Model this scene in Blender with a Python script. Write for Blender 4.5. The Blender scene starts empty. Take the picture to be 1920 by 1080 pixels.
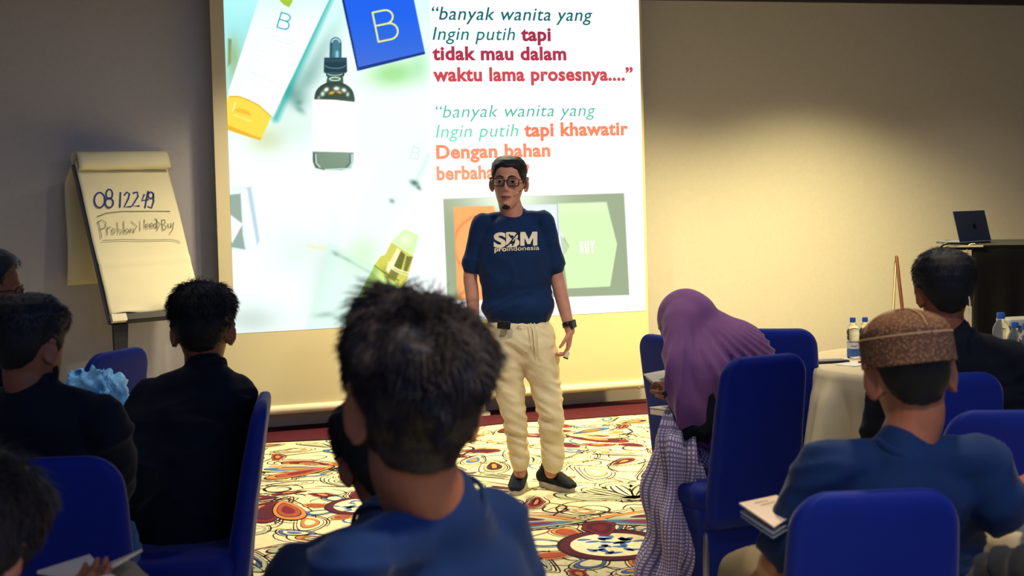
import bpy, bmesh, math, random
import numpy as np
from mathutils import Vector, Matrix, noise
from mathutils.bvhtree import BVHTree
random.seed(7); RNG = np.random.default_rng(7)
sc = bpy.context.scene
COL = sc.collection
PI = math.pi

# ---------------------------------------------------------------- camera
F_PX, CX, CY = 2667.0, 960.0, 445.0
CAM_Z = 1.6
PITCH, ROLL = math.atan(100 / F_PX), 0.0265
Fv = Vector((0, math.cos(PITCH), -math.sin(PITCH)))
R0 = Vector((1, 0, 0)); U0 = Vector((0, math.sin(PITCH), math.cos(PITCH)))
Rv = math.cos(ROLL) * R0 - math.sin(ROLL) * U0
Uv = math.sin(ROLL) * R0 + math.cos(ROLL) * U0
CAM = Vector((0, 0, CAM_Z))
cd = bpy.data.cameras.new('camera'); cam = bpy.data.objects.new('camera', cd); COL.objects.link(cam)
cam.matrix_world = Matrix(((Rv.x, Uv.x, -Fv.x, CAM.x), (Rv.y, Uv.y, -Fv.y, CAM.y), (Rv.z, Uv.z, -Fv.z, CAM.z), (0, 0, 0, 1)))
cd.sensor_width = 36; cd.lens = 36 * F_PX / 1920; cd.shift_y = -95 / 1920; cd.clip_start = 0.05
cd.dof.use_dof = True; cd.dof.focus_distance = 7.6; cd.dof.aperture_fstop = 5.6
sc.camera = cam

def P(px, py, d):
    return CAM + Fv * d + Rv * ((px - CX) * d / F_PX) + Uv * ((CY - py) * d / F_PX)
def ray(px, py):
    return Fv + Rv * ((px - CX) / F_PX) + Uv * ((CY - py) / F_PX)
def PZ(px, py, z):
    r = ray(px, py); return CAM + r * ((z - CAM_Z) / r.z)
def proj(p):
    v = Vector(p) - CAM; d = v.dot(Fv)
    return (CX + F_PX * v.dot(Rv) / d, CY - F_PX * v.dot(Uv) / d)

# ---------------------------------------------------------------- room frame
WA = math.radians(17.3)
WU = Vector((math.cos(WA), math.sin(WA), 0)); WN = Vector((math.sin(WA), -math.cos(WA), 0)); W0 = Vector((-1.577, 9.56, 0))
def PW(px, py, off=0.0):
    r = ray(px, py); q = W0 + WN * off
    return CAM + r * ((q - CAM).dot(WN) / r.dot(WN))
def room(s, off, z):
    return W0 + WU * s + WN * off + Vector((0, 0, z))

# ---------------------------------------------------------------- light and exposure
sc.view_settings.view_transform = 'Standard'; sc.view_settings.look = 'None'
sc.view_settings.exposure = 0.0; sc.view_settings.gamma = 1.0; sc.view_settings.use_curve_mapping = False
w = bpy.data.worlds.new('world'); sc.world = w; w.use_nodes = True
w.node_tree.nodes['Background'].inputs[0].default_value = (0.02, 0.03, 0.06, 1); w.node_tree.nodes['Background'].inputs[1].default_value = 0.5
def spot(loc, aim, watt, deg, blend, col, size=0.08):
    l = bpy.data.lights.new('ceiling_or_fill_spot', 'SPOT'); l.energy = watt; l.spot_size = math.radians(deg); l.spot_blend = blend
    l.color = col; l.shadow_soft_size = size
    o = bpy.data.objects.new('ceiling_or_fill_spot', l); COL.objects.link(o); o.location = loc
    o.rotation_euler = (Vector(aim) - Vector(loc)).to_track_quat('-Z', 'Y').to_euler(); return o
def area(loc, aim, watt, sx, sy, col):
    l = bpy.data.lights.new('cool_fill_light', 'AREA'); l.shape = 'RECTANGLE'; l.size = sx; l.size_y = sy; l.energy = watt; l.color = col
    o = bpy.data.objects.new('cool_fill_light', l); COL.objects.link(o); o.location = loc
    o.rotation_euler = (Vector(aim) - Vector(loc)).to_track_quat('-Z', 'Y').to_euler(); return o
WARM = (1.0, 0.80, 0.46); NEUT = (1.0, 0.86, 0.62); COOL = (0.36, 0.52, 1.0)
CEIL = 2.965
def down(s, off, watt, deg=100, blend=0.9, col=WARM, aims=0.0, aimo=0.0, size=0.08):
    a = room(s, off, CEIL - 0.06); b = room(s + aims, off + aimo, 0)
    return spot(a, b, watt, deg, blend, col, size)
down(2.5, 1.35, 450, 124, 1.0, (1.0, 0.80, 0.34))      # washers on the wall right of the screen
down(3.9, 1.35, 680, 124, 1.0, (1.0, 0.80, 0.34))
down(5.3, 1.3, 60, 120, 1.0, (1.0, 0.82, 0.5))
down(0.15, 1.15, 230, 126, 1.0, (1.0, 0.82, 0.52))
down(1.1, 1.3, 280, 124, 1.0, (1.0, 0.82, 0.48))
down(0.1, 3.7, 150, 92, 1.0, NEUT)                          # over the carpet in front of the speaker
down(2.2, 3.6, 95, 92, 1.0, NEUT)
down(1.6, 5.0, 90, 96, 1.0, NEUT)
down(0.7, 6.6, 130, 90, 1.0, (1.0, 0.80, 0.52))
down(1.5, 4.9, 150, 80, 1.0, NEUT, aims=-.9, aimo=-3.2)  # added front fill aimed at the speaker to brighten his face
down(-1.6, 4.6, 25, 100, 1.0, NEUT)
down(-0.15, 8.2, 260, 92, 1.0, (1.0, 0.80, 0.52))
area(room(0.5, 8.8, 2.85), room(0.5, 3, 1.0), 85, 5, 2.5, COOL)  # unseen soft blue fill added to lift the whole room, not a fixture
area(room(1.0, 3.5, 2.88), room(1.0, 3.5, 0), 20, 6, 4, COOL)  # second added blue fill over the speaker's end, no real panel there

# ---------------------------------------------------------------- materials
def lin(c):
    return tuple(((x / 255) / 12.92 if x / 255 <= 0.04045 else ((x / 255 + 0.055) / 1.055) ** 2.4) for x in c)
MC = {}
def mat(name, rgb, rough=0.7, metal=0.0, bump=0.0, scale=200, var=0.0, vscale=8, spec=0.3, trans=0.0, emit=0.0, sheen=0.0, alpha=1.0, ior=1.45, stretch=None):
    if name in MC: return MC[name]
    m = bpy.data.materials.new(name); m.use_nodes = True; nt = m.node_tree; b = nt.nodes['Principled BSDF']
    c = lin(rgb) + (1,)
    b.inputs['Base Color'].default_value = c; b.inputs['Roughness'].default_value = rough; b.inputs['Metallic'].default_value = metal
    b.inputs['Specular IOR Level'].default_value = spec; b.inputs['Transmission Weight'].default_value = trans; b.inputs['IOR'].default_value = ior
    if sheen: b.inputs['Sheen Weight'].default_value = sheen; b.inputs['Sheen Roughness'].default_value = 0.4
    if emit: b.inputs['Emission Color'].default_value = c; b.inputs['Emission Strength'].default_value = emit
    if alpha < 1: b.inputs['Alpha'].default_value = alpha
    if var or bump:
        tc = nt.nodes.new('ShaderNodeTexCoord'); src = tc.outputs['Object']
        if stretch:
            mp = nt.nodes.new('ShaderNodeMapping'); mp.inputs['Scale'].default_value = stretch; nt.links.new(src, mp.inputs[0]); src = mp.outputs[0]
    if var:
        n = nt.nodes.new('ShaderNodeTexNoise'); n.inputs['Scale'].default_value = vscale; n.inputs['Detail'].default_value = 5
        nt.links.new(src, n.inputs['Vector'])
        r = nt.nodes.new('ShaderNodeValToRGB'); r.color_ramp.elements[0].position = 0.3; r.color_ramp.elements[1].position = 0.7
        r.color_ramp.elements[0].color = tuple(x * (1 - var) for x in c[:3]) + (1,); r.color_ramp.elements[1].color = tuple(min(1, x * (1 + var)) for x in c[:3]) + (1,)
        nt.links.new(n.outputs[0], r.inputs[0]); nt.links.new(r.outputs[0], b.inputs['Base Color'])
    if bump:
        n = nt.nodes.new('ShaderNodeTexNoise'); n.inputs['Scale'].default_value = scale; n.inputs['Detail'].default_value = 3
        nt.links.new(src, n.inputs['Vector'])
        bp = nt.nodes.new('ShaderNodeBump'); bp.inputs['Strength'].default_value = bump; bp.inputs['Distance'].default_value = 0.002
        nt.links.new(n.outputs[0], bp.inputs['Height']); nt.links.new(bp.outputs[0], b.inputs['Normal'])
    MC[name] = m; return m
M_WALL = mat('wall_paint', (186, 184, 184), 0.85, bump=0.25, scale=350, var=0.03, vscale=40)
M_CEIL = mat('ceiling_paint', (60, 58, 66), 0.9, bump=0.1)
M_SCREEN = mat('screen_fabric', (208, 200, 165), 0.8, bump=0.1, scale=500)
M_CASE = mat('screen_bar_paint', (225, 218, 190), 0.4)
M_DARK = mat('shadow_grey_board', (62, 60, 72), 0.9)
M_CARPET = mat('carpet_cream', (236, 226, 178), 0.95, bump=0.6, scale=500, var=0.07, vscale=30)
M_BORDER = mat('carpet_maroon', (74, 18, 34), 0.95, bump=0.6, scale=400, var=0.15, vscale=20)
M_BLUE = mat('royal_blue_spandex', (0, 30, 124), 0.62, bump=0.15, scale=700, var=0.05, vscale=10, spec=0.25, sheen=0.15)
M_NAVY = mat('navy_tshirt_cotton', (5, 38, 82), 0.85, bump=0.3, scale=500, var=0.10, vscale=12, sheen=0.1)
M_NAVY2 = mat('dark_navy_cotton', (4, 26, 58), 0.85, bump=0.3, scale=500, var=0.10, vscale=12, sheen=0.1)
M_BLACK = mat('black_cotton', (5, 13, 27), 0.88, bump=0.3, scale=500, var=0.12, vscale=12, sheen=0.06)
M_BLACK2 = mat('black_cloth_drape', (8, 11, 20), 0.9, bump=0.3, scale=300, var=0.1)
M_SKIN = mat('skin', (158, 98, 70), 0.5, bump=0.15, scale=220, var=0.08, vscale=25, spec=0.35)
M_SKIN2 = mat('skin_brown', (138, 82, 58), 0.5, bump=0.15, scale=220, var=0.08, vscale=25, spec=0.35)
M_SKIN3 = mat('skin_speaker', (192, 138, 118), 0.5, bump=0.15, scale=220, var=0.10, vscale=30, spec=0.3)
M_HAIR = mat('hair_black', (13, 15, 20), 0.45, bump=0.8, scale=120, spec=0.4, stretch=(6, 6, 1))
M_HAIRB = mat('hair_brown_black', (36, 28, 28), 0.45, var=.8, vscale=26, bump=0.8, scale=120, spec=0.45, stretch=(6, 6, 1))
M_CREAM = mat('cream_linen_trousers', (222, 208, 170), 0.85, bump=0.4, scale=300, var=0.05, vscale=14)
M_KHAKI = mat('khaki_cloth', (150, 135, 105), 0.85, bump=0.4, scale=300, var=0.06)
M_DKTROU = mat('dark_trousers', (24, 28, 44), 0.85, bump=0.3, scale=300)
M_JEANS = mat('jeans_blue', (60, 100, 135), 0.85, bump=0.5, scale=300, var=0.15, vscale=30)
M_PURPLE = mat('purple_hijab_cloth', (116, 72, 124), 0.8, bump=0.25, scale=500, var=0.06, vscale=10, sheen=0.2)
M_CLOTH = mat('beige_tablecloth', (205, 192, 158), 0.85, bump=0.25, scale=400, var=0.03)
M_PAPER = mat('flipchart_paper', (226, 221, 186), 0.8, bump=0.15, scale=30, var=0.02, vscale=3)
M_PAPERB = mat('paper_back', (150, 160, 180), 0.85)
M_WHITE = mat('white_paper', (225, 220, 205), 0.8)
M_PAGE = mat('note_page', (228, 208, 186), 0.8)
M_METAL = mat('brushed_metal', (150, 150, 155), 0.35, 0.9)
M_BLK = mat('black_plastic', (14, 15, 20), 0.35, spec=0.5)
M_GREY = mat('grey_plastic', (110, 112, 118), 0.4)
M_WOOD = mat('brown_wood', (74, 34, 26), 0.5, var=0.2, vscale=20, stretch=(1, 1, 8))
M_CAPB = mat('bottle_cap_blue', (50, 105, 190), 0.4)
M_LABEL = mat('bottle_label', (70, 110, 175), 0.5, var=0.35, vscale=60)
M_LABELW = mat('bottle_label_white', (225, 222, 215), 0.5)
M_PET = mat('clear_bottle_plastic', (235, 240, 242), 0.08, trans=0.95, ior=1.2, spec=0.5)
M_BAG = mat('pale_blue_plastic_bag', (120, 190, 250), 0.35, spec=0.5, bump=0.2, scale=30, var=0.25, vscale=18)
M_LAPTOP = mat('laptop_aluminium', (96, 106, 130), 0.4, 0.5)
M_WIRE = mat('white_wire', (235, 232, 215), 0.5)
M_RED = mat('red_print', (150, 20, 50), 0.6)
M_INKB = mat('blue_marker_ink', (20, 45, 125), 0.6)
M_INKG = mat('grey_marker_ink', (110, 112, 92), 0.7)
M_PRINT = mat('cream_shirt_print', (235, 225, 195), 0.6, bump=0.1)
M_SOLE = mat('grey_shoe_sole', (168, 160, 150), 0.6)
M_SHOE = mat('black_knit_shoe', (16, 24, 38), 0.8, bump=0.5, scale=400)
M_EYEW = mat('eye_white', (150, 138, 132), 0.3)
M_EYED = mat('eye_iris', (20, 12, 10), 0.2)
M_LIP = mat('lips', (130, 76, 70), 0.5)

# ---------------------------------------------------------------- object helpers
def wm(o):
    m = o.matrix_basis.copy()
    return wm(o.parent) @ m if o.parent else m
def empty(name, loc=(0, 0, 0), rz=0.0, label=None, cat=None, group=None, scale=1.0):
    o = bpy.data.objects.new(name, None); COL.objects.link(o); o.location = loc; o.rotation_euler = (0, 0, rz); o.scale = (scale,) * 3
    o.empty_display_size = 0.1
    return tag(o, label, cat, group)
def tag(o, label=None, cat=None, group=None, kind=None):
    if label: o['label'] = label
    if cat: o['category'] = cat
    if group: o['group'] = group
    if kind: o['kind'] = kind
    return o
def link(name, me, m=None, parent=None, world=False, smooth=True):
    if m is not None:
        for x in (m if isinstance(m, (list, tuple)) else [m]): me.materials.append(x)
    o = bpy.data.objects.new(name, me); COL.objects.link(o)
    if parent is not None:
        o.parent = parent
        if world: me.transform(wm(parent).inverted())
    if smooth: me.shade_smooth()
    return o
class MB:
    def __init__(s): s.v = []; s.f = []; s.mi = []; s.cur = 0
    def add(s, vs, fs):
        k = len(s.v); s.v.extend([tuple(p) for p in vs]); s.f.extend([tuple(i + k for i in f) for f in fs]); s.mi.extend([s.cur] * len(fs)); return s
    def box(s, lo, hi, M=None):
        x0, y0, z0 = lo; x1, y1, z1 = hi
        vs = [(x0, y0, z0), (x1, y0, z0), (x1, y1, z0), (x0, y1, z0), (x0, y0, z1), (x1, y0, z1), (x1, y1, z1), (x0, y1, z1)]
        if M is not None: vs = [M @ Vector(p) for p in vs]
        return s.add(vs, [(3, 2, 1, 0), (4, 5, 6, 7), (0, 1, 5, 4), (1, 2, 6, 5), (2, 3, 7, 6), (3, 0, 4, 7)])
    def loft(s, rings, cap=True, close=True):
        n = len(rings[0]); vs = [p for r in rings for p in r]; fs = []
        for i in range(len(rings) - 1):
            for j in range(n if close else n - 1):
                a = i * n + j; b = i * n + (j + 1) % n; fs.append((a, b, b + n, a + n))
        if cap:
            for i, r in ((0, rings[0]), (len(rings) - 1, rings[-1])):
                c = Vector((0, 0, 0))
                for p in r: c += Vector(p)
                vs.append(c / n); k = len(vs) - 1
                for j in range(n):
                    a = i * n + j; b = i * n + (j + 1) % n
                    fs.append((b, a, k) if i == 0 else (a, b, k))
        return s.add(vs, fs)
    def tube(s, pts, rad, n=14, sub=5, side=None, closed=False):
        pts = [Vector(p) for p in pts]; rad = [(r if isinstance(r, (tuple, list)) else (r, r)) for r in rad] if isinstance(rad, (list, tuple)) else [(rad, rad)] * len(pts)
        P_, R_ = [], []
        m = len(pts)
        for i in range(m - 1):
            p0 = pts[max(i - 1, 0)]; p1 = pts[i]; p2 = pts[i + 1]; p3 = pts[min(i + 2, m - 1)]
            for k in range(sub):
                t = k / sub
                P_.append(0.5 * ((2 * p1) + (p2 - p0) * t + (2 * p0 - 5 * p1 + 4 * p2 - p3) * t * t + (3 * p1 - p0 - 3 * p2 + p3) * t ** 3))
                u = t * t * (3 - 2 * t); R_.append((rad[i][0] * (1 - u) + rad[i + 1][0] * u, rad[i][1] * (1 - u) + rad[i + 1][1] * u))
        P_.append(pts[-1]); R_.append(rad[-1])
        if side is None:
            d = pts[-1] - pts[0]; side = Vector((1, 0, 0)) if abs(d.normalized().x) < 0.8 else Vector((0, 1, 0))
        rings = []; N = len(P_); prev = Vector(side)
        for i in range(N):
            t = (P_[min(i + 1, N - 1)] - P_[max(i - 1, 0)])
            if t.length < 1e-9: t = Vector((0, 0, 1))
            t.normalize(); a = prev - t * prev.dot(t)
            if a.length < 1e-6: a = t.orthogonal()
            a.normalize(); b = t.cross(a); prev = a
            rings.append([P_[i] + a * R_[i][0] * math.cos(2 * PI * j / n) + b * R_[i][1] * math.sin(2 * PI * j / n) for j in range(n)])
        t0 = (P_[0] - P_[1]).normalized(); t1 = (P_[-1] - P_[-2]).normalized()
        def capring(r, c, t, q): return [c + (p - c) * q + t * (math.sqrt(1 - q * q)) * min(R_[0 if r is rings[0] else -1]) for p in r]
        r0, rn = rings[0], rings[-1]
        rings = [capring(r0, P_[0], t0, 0.3), capring(r0, P_[0], t0, 0.75)] + rings + [capring(rn, P_[-1], t1, 0.75), capring(rn, P_[-1], t1, 0.3)]
        return s.loft(rings)
    def ell(s, c, r, M=None, n=20, m=12):
        rings = []
        for i in range(1, m):
            th = PI * i / m
            ring = []
            for j in range(n):
                p = Vector((r[0] * math.sin(th) * math.cos(2 * PI * j / n), r[1] * math.sin(th) * math.sin(2 * PI * j / n), -r[2] * math.cos(th)))
                if M is not None: p = M @ p
                ring.append(Vector(c) + p)
            rings.append(ring)
        return s.loft(rings)
    def lathe(s, prof, c=(0, 0, 0), n=24, cap=True):
        return s.loft([[Vector((c[0] + r * math.cos(2 * PI * j / n), c[1] + r * math.sin(2 * PI * j / n), c[2] + z)) for j in range(n)] for r, z in prof], cap=cap)
    def prism(s, poly, depth, M=None):
        n = len(poly); vs = [Vector((p[0], 0, p[1])) for p in poly] + [Vector((p[0], depth, p[1])) for p in poly]
        if M is not None: vs = [M @ p for p in vs]
        return s.add(vs, [tuple(range(n))] + [tuple(range(2 * n - 1, n - 1, -1))] + [(i, i + n, (i + 1) % n + n, (i + 1) % n) for i in range(n)])
    def mesh(s, name='m'):
        me = bpy.data.meshes.new(name); me.from_pydata(s.v, [], s.f); me.update()
        if any(s.mi): me.polygons.foreach_set('material_index', s.mi)
        return me
    def build(s, name, m=None, parent=None, world=False, smooth=True, bevel=0.0, seg=2):
        me = s.mesh(name)
        bm = bmesh.new(); bm.from_mesh(me)
        bmesh.ops.recalc_face_normals(bm, faces=bm.faces)
        if bevel:
            es = [e for e in bm.edges if len(e.link_faces) == 2 and e.calc_face_angle(0) > 0.5]
            bmesh.ops.bevel(bm, geom=es, offset=bevel, segments=seg, affect='EDGES', profile=0.5)
        bm.to_mesh(me); bm.free()
        return link(name, me, m, parent, world, smooth)
def autosmooth(o, ang=0.6):
    me = o.data; bm = bmesh.new(); bm.from_mesh(me)
    for e in bm.edges:
        if len(e.link_faces) == 2 and e.calc_face_angle(0) > ang: e.smooth = False
    bm.to_mesh(me); bm.free(); return o
def remesh(mb, vox, it=4, fac=0.5):
    me = mb.mesh('tmp'); o = bpy.data.objects.new('tmp', me); COL.objects.link(o)
    md = o.modifiers.new('r', 'REMESH'); md.mode = 'VOXEL'; md.voxel_size = vox
    if it: sm = o.modifiers.new('s', 'SMOOTH'); sm.iterations = it; sm.factor = fac
    dg = bpy.context.evaluated_depsgraph_get(); dg.update()
    out = bpy.data.meshes.new_from_object(o.evaluated_get(dg))
    bpy.data.objects.remove(o); bpy.data.meshes.remove(me)
    return out
def displace(me, fn):
    n = len(me.vertices); co = np.empty(n * 3, 'f'); me.vertices.foreach_get('co', co); co = co.reshape(-1, 3)
    no = np.empty(n * 3, 'f'); me.vertices.foreach_get('normal', no); no = no.reshape(-1, 3)
    d = fn(co, no); co = co + no * d[:, None]; me.vertices.foreach_set('co', co.astype('f').ravel()); me.update(); return me
def folds(amp, sx, sy, sz, seed=0.0, fine=0.35):
    def fn(co, no):
        out = np.empty(len(co))
        for i, c in enumerate(co):
            v = Vector((c[0] * sx + seed, c[1] * sy, c[2] * sz))
            w_ = noise.noise(v * 0.5) * 1.2
            a = max(0.0, 1 - abs(noise.noise(v + Vector((w_, w_, w_)))) * 4.2) ** 1.4 * 1.3 - .3
            b = noise.noise(v * 2.3)
            out[i] = amp * (a * 0.8 + fine * b)
        return out
    return fn
def rz(a): return Matrix.Rotation(a, 3, 'Z')
def rx(a): return Matrix.Rotation(a, 3, 'X')
def ry(a): return Matrix.Rotation(a, 3, 'Y')
# ================================================================= the room
RL, RR, RD = -3.2, 7.0, 12.2
def quadbox(name, s0, s1, o0, o1, z0, z1, m, kind='structure', parent=None):
    b = MB(); vs = [room(s, o, z) for z in (z0, z1) for (s, o) in ((s0, o0), (s1, o0), (s1, o1), (s0, o1))]
    b.add(vs, [(3, 2, 1, 0), (4, 5, 6, 7), (0, 1, 5, 4), (1, 2, 6, 5), (2, 3, 7, 6), (3, 0, 4, 7)])
    o = b.build(name, m, parent, smooth=False); 
    if kind: o['kind'] = kind
    return o
quadbox('wall_front', RL - .1, RR + .1, -0.1, 0, 0, CEIL + .1, M_WALL)
quadbox('wall_left', RL - .1, RL, 0, RD, 0, CEIL + .1, M_WALL)
quadbox('wall_right', RR, RR + .1, 0, RD, 0, CEIL + .1, M_WALL)
quadbox('wall_back', RL - .1, RR + .1, RD, RD + .1, 0, CEIL + .1, M_WALL)
quadbox('ceiling', RL, RR, 0, RD, CEIL, CEIL + .1, M_CEIL)
FLOOR = quadbox('floor', RL, RR, 0, RD, -0.1, 0, M_CARPET)
quadbox('trim_1', RL, RR, 0, 0.05, CEIL - 0.06, CEIL, M_CEIL)          # cornice
# maroon carpet border with a gently wavy inner edge
b = MB(); n = 160; top = []; bot = []
for i in range(n + 1):
    s = RL + (RR - RL) * i / n; top.append(room(s, 0.0, 0.006)); bot.append(room(s, 0.60 + 0.03 * math.sin(s * 3.1) + 0.015 * math.sin(s * 7.7), 0.006))
b.add(top + bot, [(i, i + n + 1, i + n + 2, i + 1) for i in range(n)])
o = b.build('carpet_border', M_BORDER, FLOOR, True, smooth=False)

# ---------------- patterned carpet: inlaid petals, scrolls and vines
CCOL = [(44, 26, 38), (120, 28, 46), (204, 134, 70), (176, 182, 144), (68, 108, 164), (238, 228, 184), (84, 24, 44), (166, 78, 56)]
CM = [mat('carpet_' + nm, c, 0.95, bump=0.5, scale=400, var=0.12, vscale=40) for nm, c in zip(('outline', 'red', 'orange', 'sage', 'blue', 'ivory', 'wine', 'rust'), CCOL)]
cb = MB(); cr = random.Random(11)
def cpoly(pts, c, layer):
    cb.cur = c; z = 0.0008 + 0.00035 * layer
    ctr = sum((Vector(p) for p in pts), Vector((0, 0))) / len(pts)
    vs = [(p[0], p[1], z) for p in pts] + [(ctr.x, ctr.y, z)]
    k = len(pts); cb.add(vs, [(i, (i + 1) % k, k) for i in range(k)])
def cstrip(pts, wd, c, layer):
    cb.cur = c; z = 0.0008 + 0.00035 * layer; vs = []
    for i, p in enumerate(pts):
        q = Vector(pts[min(i + 1, len(pts) - 1)]) - Vector(pts[max(i - 1, 0)]); q = Vector((-q.y, q.x)); q.normalize()
        f = wd * (0.45 + 0.55 * math.sin(PI * (i + 0.3) / len(pts)))
        vs += [(p[0] + q.x * f, p[1] + q.y * f, z), (p[0] - q.x * f, p[1] - q.y * f, z)]
    cb.add(vs, [(2 * i, 2 * i + 1, 2 * i + 3, 2 * i + 2) for i in range(len(pts) - 1)])
def petal(c, a, L, W, sc_=1.0, bend=0.25, wob=0.0, k=26):
    out = []
    for i in range(k):
        t = 2 * PI * i / k; y = L * (0.5 - 0.5 * math.cos(t)) ; x = W * math.sin(t) * (0.35 + 0.65 * math.sin(t / 2) ** 1.4) * (1 + wob * math.sin(7 * t))
        y = L * 0.5 + (y - L * 0.5) * sc_; x = x * sc_ + bend * L * ((y / L) ** 2)
        out.append((c[0] + x * math.cos(a) - y * math.sin(a), c[1] + x * math.sin(a) + y * math.cos(a)))
    return out
def motif(c, a, L, W, cols, bend=0.25, wob=0.0, ribs=0, base=1):
    cpoly(petal(c, a, L, W, 1.06, bend, wob), 0, base)
    for q in ((1.28, 1.5) if L > .2 else (1.3,)):
        pp = petal(c, a, L, W, q, bend, wob, 22); k0 = cr.randint(0, 21); cstrip([pp[(k0 + i) % 22] for i in range(cr.randint(12, 22))], .0042, cr.choice((0, 0, 0, 6)), 0)
    cpoly(petal(c, a, L, W, 1.0, bend, wob), cols[0], base + 1)
    cpoly(petal(c, a, L, W, 0.76, bend, wob), 0, base + 2)
    cpoly(petal(c, a, L, W, 0.71, bend, wob), cols[1], base + 3)
    if len(cols) > 2: cpoly(petal(c, a, L, W, 0.42, bend, wob * 2), cols[2], base + 4)
    for r in range(ribs):
        x0 = (r - (ribs - 1) / 2) / ribs * W * 1.1
        pts = []
        for i in range(6):
            y = L * (0.15 + 0.6 * i / 5); x = x0 * math.sin(PI * (y / L)) + bend * L * (y / L) ** 2
            pts.append((c[0] + x * math.cos(a) - y * math.sin(a), c[1] + x * math.sin(a) + y * math.cos(a)))
        cstrip(pts, 0.006, 0, base + 5)
def scroll(c, a, R, turns=1.2, wd=0.007, col=0, layer=0):
    pts = []
    for i in range(22):
        t = i / 21; ang = a + turns * 2 * PI * t; r = R * (1 - 0.75 * t)
        pts.append((c[0] + r * math.cos(ang), c[1] + r * math.sin(ang)))
    cstrip(pts, wd, col, layer)
def vine(c, a, L, wd=0.006, col=0, amp=0.12, layer=0):
    pts = [(c[0] + math.cos(a) * L * t - math.sin(a) * amp * math.sin(t * 5), c[1] + math.sin(a) * L * t + math.cos(a) * amp * math.sin(t * 5)) for t in [i / 15 for i in range(16)]]
    cstrip(pts, wd, col, layer)
def inside(p, m=0.25):
    v = Vector((p[0], p[1], 0)) - W0; s = v.dot(WU); o = v.dot(WN)
    return RL + m < s < RR - m and 0.66 < o < 8.0
placed = []
# the big medallion near the women's hem and its wings
mc = PZ(1150, 1022, 0); mc = (mc.x, mc.y)
def medallion(mc, S=1.0, a0=0.0):
    placed.append((mc, 0.42 * S))
    for k in range(9):
        a = a0 + 2 * PI * k / 9; motif((mc[0] - math.sin(a) * .20 * S, mc[1] + math.cos(a) * .20 * S), a, 0.2 * S, 0.075 * S, (2, 7) if k % 2 else (4, 5), 0.1)
    cpoly([(mc[0] + .25 * S * math.cos(t), mc[1] + .27 * S * math.sin(t)) for t in [2 * PI * i / 30 for i in range(30)]], 0, 5)
    cpoly([(mc[0] + .235 * S * math.cos(t), mc[1] + .255 * S * math.sin(t)) for t in [2 * PI * i / 30 for i in range(30)]], 6, 6)
    cpoly([(mc[0] + .19 * S * math.cos(t), mc[1] + .20 * S * math.sin(t)) for t in [2 * PI * i / 30 for i in range(30)]], 5, 7)
    for i in range(26):
        r = .15 * S * math.sqrt(cr.random()); t = cr.random() * 7; x, y = mc[0] + r * math.cos(t), mc[1] + r * math.sin(t)
        cpoly(petal((x, y), cr.random() * 6, 0.07 * S, 0.022 * S, 1, 0.1, k=10), 4, 8)
    motif((mc[0] - .02 * S, mc[1] + .16 * S), 0.2, .28 * S, .1 * S, (1, 6, 1), 0.1, 0.1, base=9)
medallion(mc)
def wing(c, sgn, S=1.0):
    a = -sgn * (PI / 2 - 0.28)
    motif(c, a, 0.75 * S, 0.17 * S, (2, 3, 6), 0.12 * sgn, 0.06, 0); motif(c, a + sgn * -0.42, 0.55 * S, 0.10 * S, (3, 4, 1), 0.05 * sgn, 0.05, base=7)
wc = PZ(1098, 978, 0); wing((wc.x, wc.y), 1); wing((wc.x, wc.y), -1, 0.9); placed.append(((wc.x + .35, wc.y), .36)); placed.append(((wc.x - .3, wc.y), .36))
bc = PZ(1190, 935, 0); 
for k in range(6):
    a = -1.2 + k * 0.5; motif((bc.x, bc.y), a, 0.42, 0.11, (3, 5) if k % 2 else (5, 3), 0.08, 0.08, 3)
placed.append(((bc.x, bc.y + .15), .42))
pals = [(3, 5, 1), (1, 6, 2), (5, 2, 5), (5, 3, 5), (4, 5, 4), (2, 7, 1), (6, 1, 2), (5, 4, 2), (3, 6, 2), (5, 3), (1, 6), (7, 1, 2), (3, 4, 5)]
tries = 0; cnt = 0
while tries < 16000 and cnt < 900:
    tries += 1
    p = (cr.uniform(-3.5, 5.2), cr.uniform(4.6, 11.2))
    if not inside(p, 0.3): continue
    big = cnt < 60; rad = cr.uniform(.24, .34) if big else cr.uniform(.09, .19)
    if any((p[0] - q[0][0]) ** 2 + (p[1] - q[0][1]) ** 2 < (rad + q[1]) ** 2 * 0.56 for q in placed): continue
    placed.append((p, rad)); cnt += 1; a = cr.uniform(0, 2 * PI)
    if big and cr.random() < .3: medallion(p, rad / .42, a); placed.pop(); continue
    L = rad * 1.7; st = (p[0] + math.sin(a) * L / 2, p[1] - math.cos(a) * L / 2)
    if big:
        for k in range(cr.randint(2, 4)): motif(st, a + (k - 1.2) * 0.5, L * cr.uniform(.75, 1), L * .2, cr.choice(pals), cr.uniform(-.25, .25), cr.choice((0, .06, .1)), cr.choice((0, 0, 3)), base=1 + 3 * k)
    else: motif(st, a, L, L * cr.uniform(.22, .36), cr.choice(pals), cr.uniform(-.4, .4), cr.choice((0, 0, .08, .12)), cr.choice((0, 0, 2)))
for i in range(900):
    p = (cr.uniform(-3.3, 5), cr.uniform(4.8, 11))
    if not inside(p, 0.5): continue
    if cr.random() < .5: scroll(p, cr.uniform(0, 7), cr.uniform(.08, .22), cr.uniform(.6, 1.4), cr.uniform(.004, .008), cr.choice((0, 0, 0, 6, 4)), 0)
    else: vine(p, cr.uniform(0, 7), cr.uniform(.2, .55), cr.uniform(.004, .010), cr.choice((0, 0, 0, 6, 3, 7)), cr.uniform(.03, .1), 0)
o = cb.build('carpet_pattern', CM, FLOOR, True, smooth=False); o['kind'] = 'stuff'
o.data.polygons.foreach_set('material_index', cb.mi)

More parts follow.
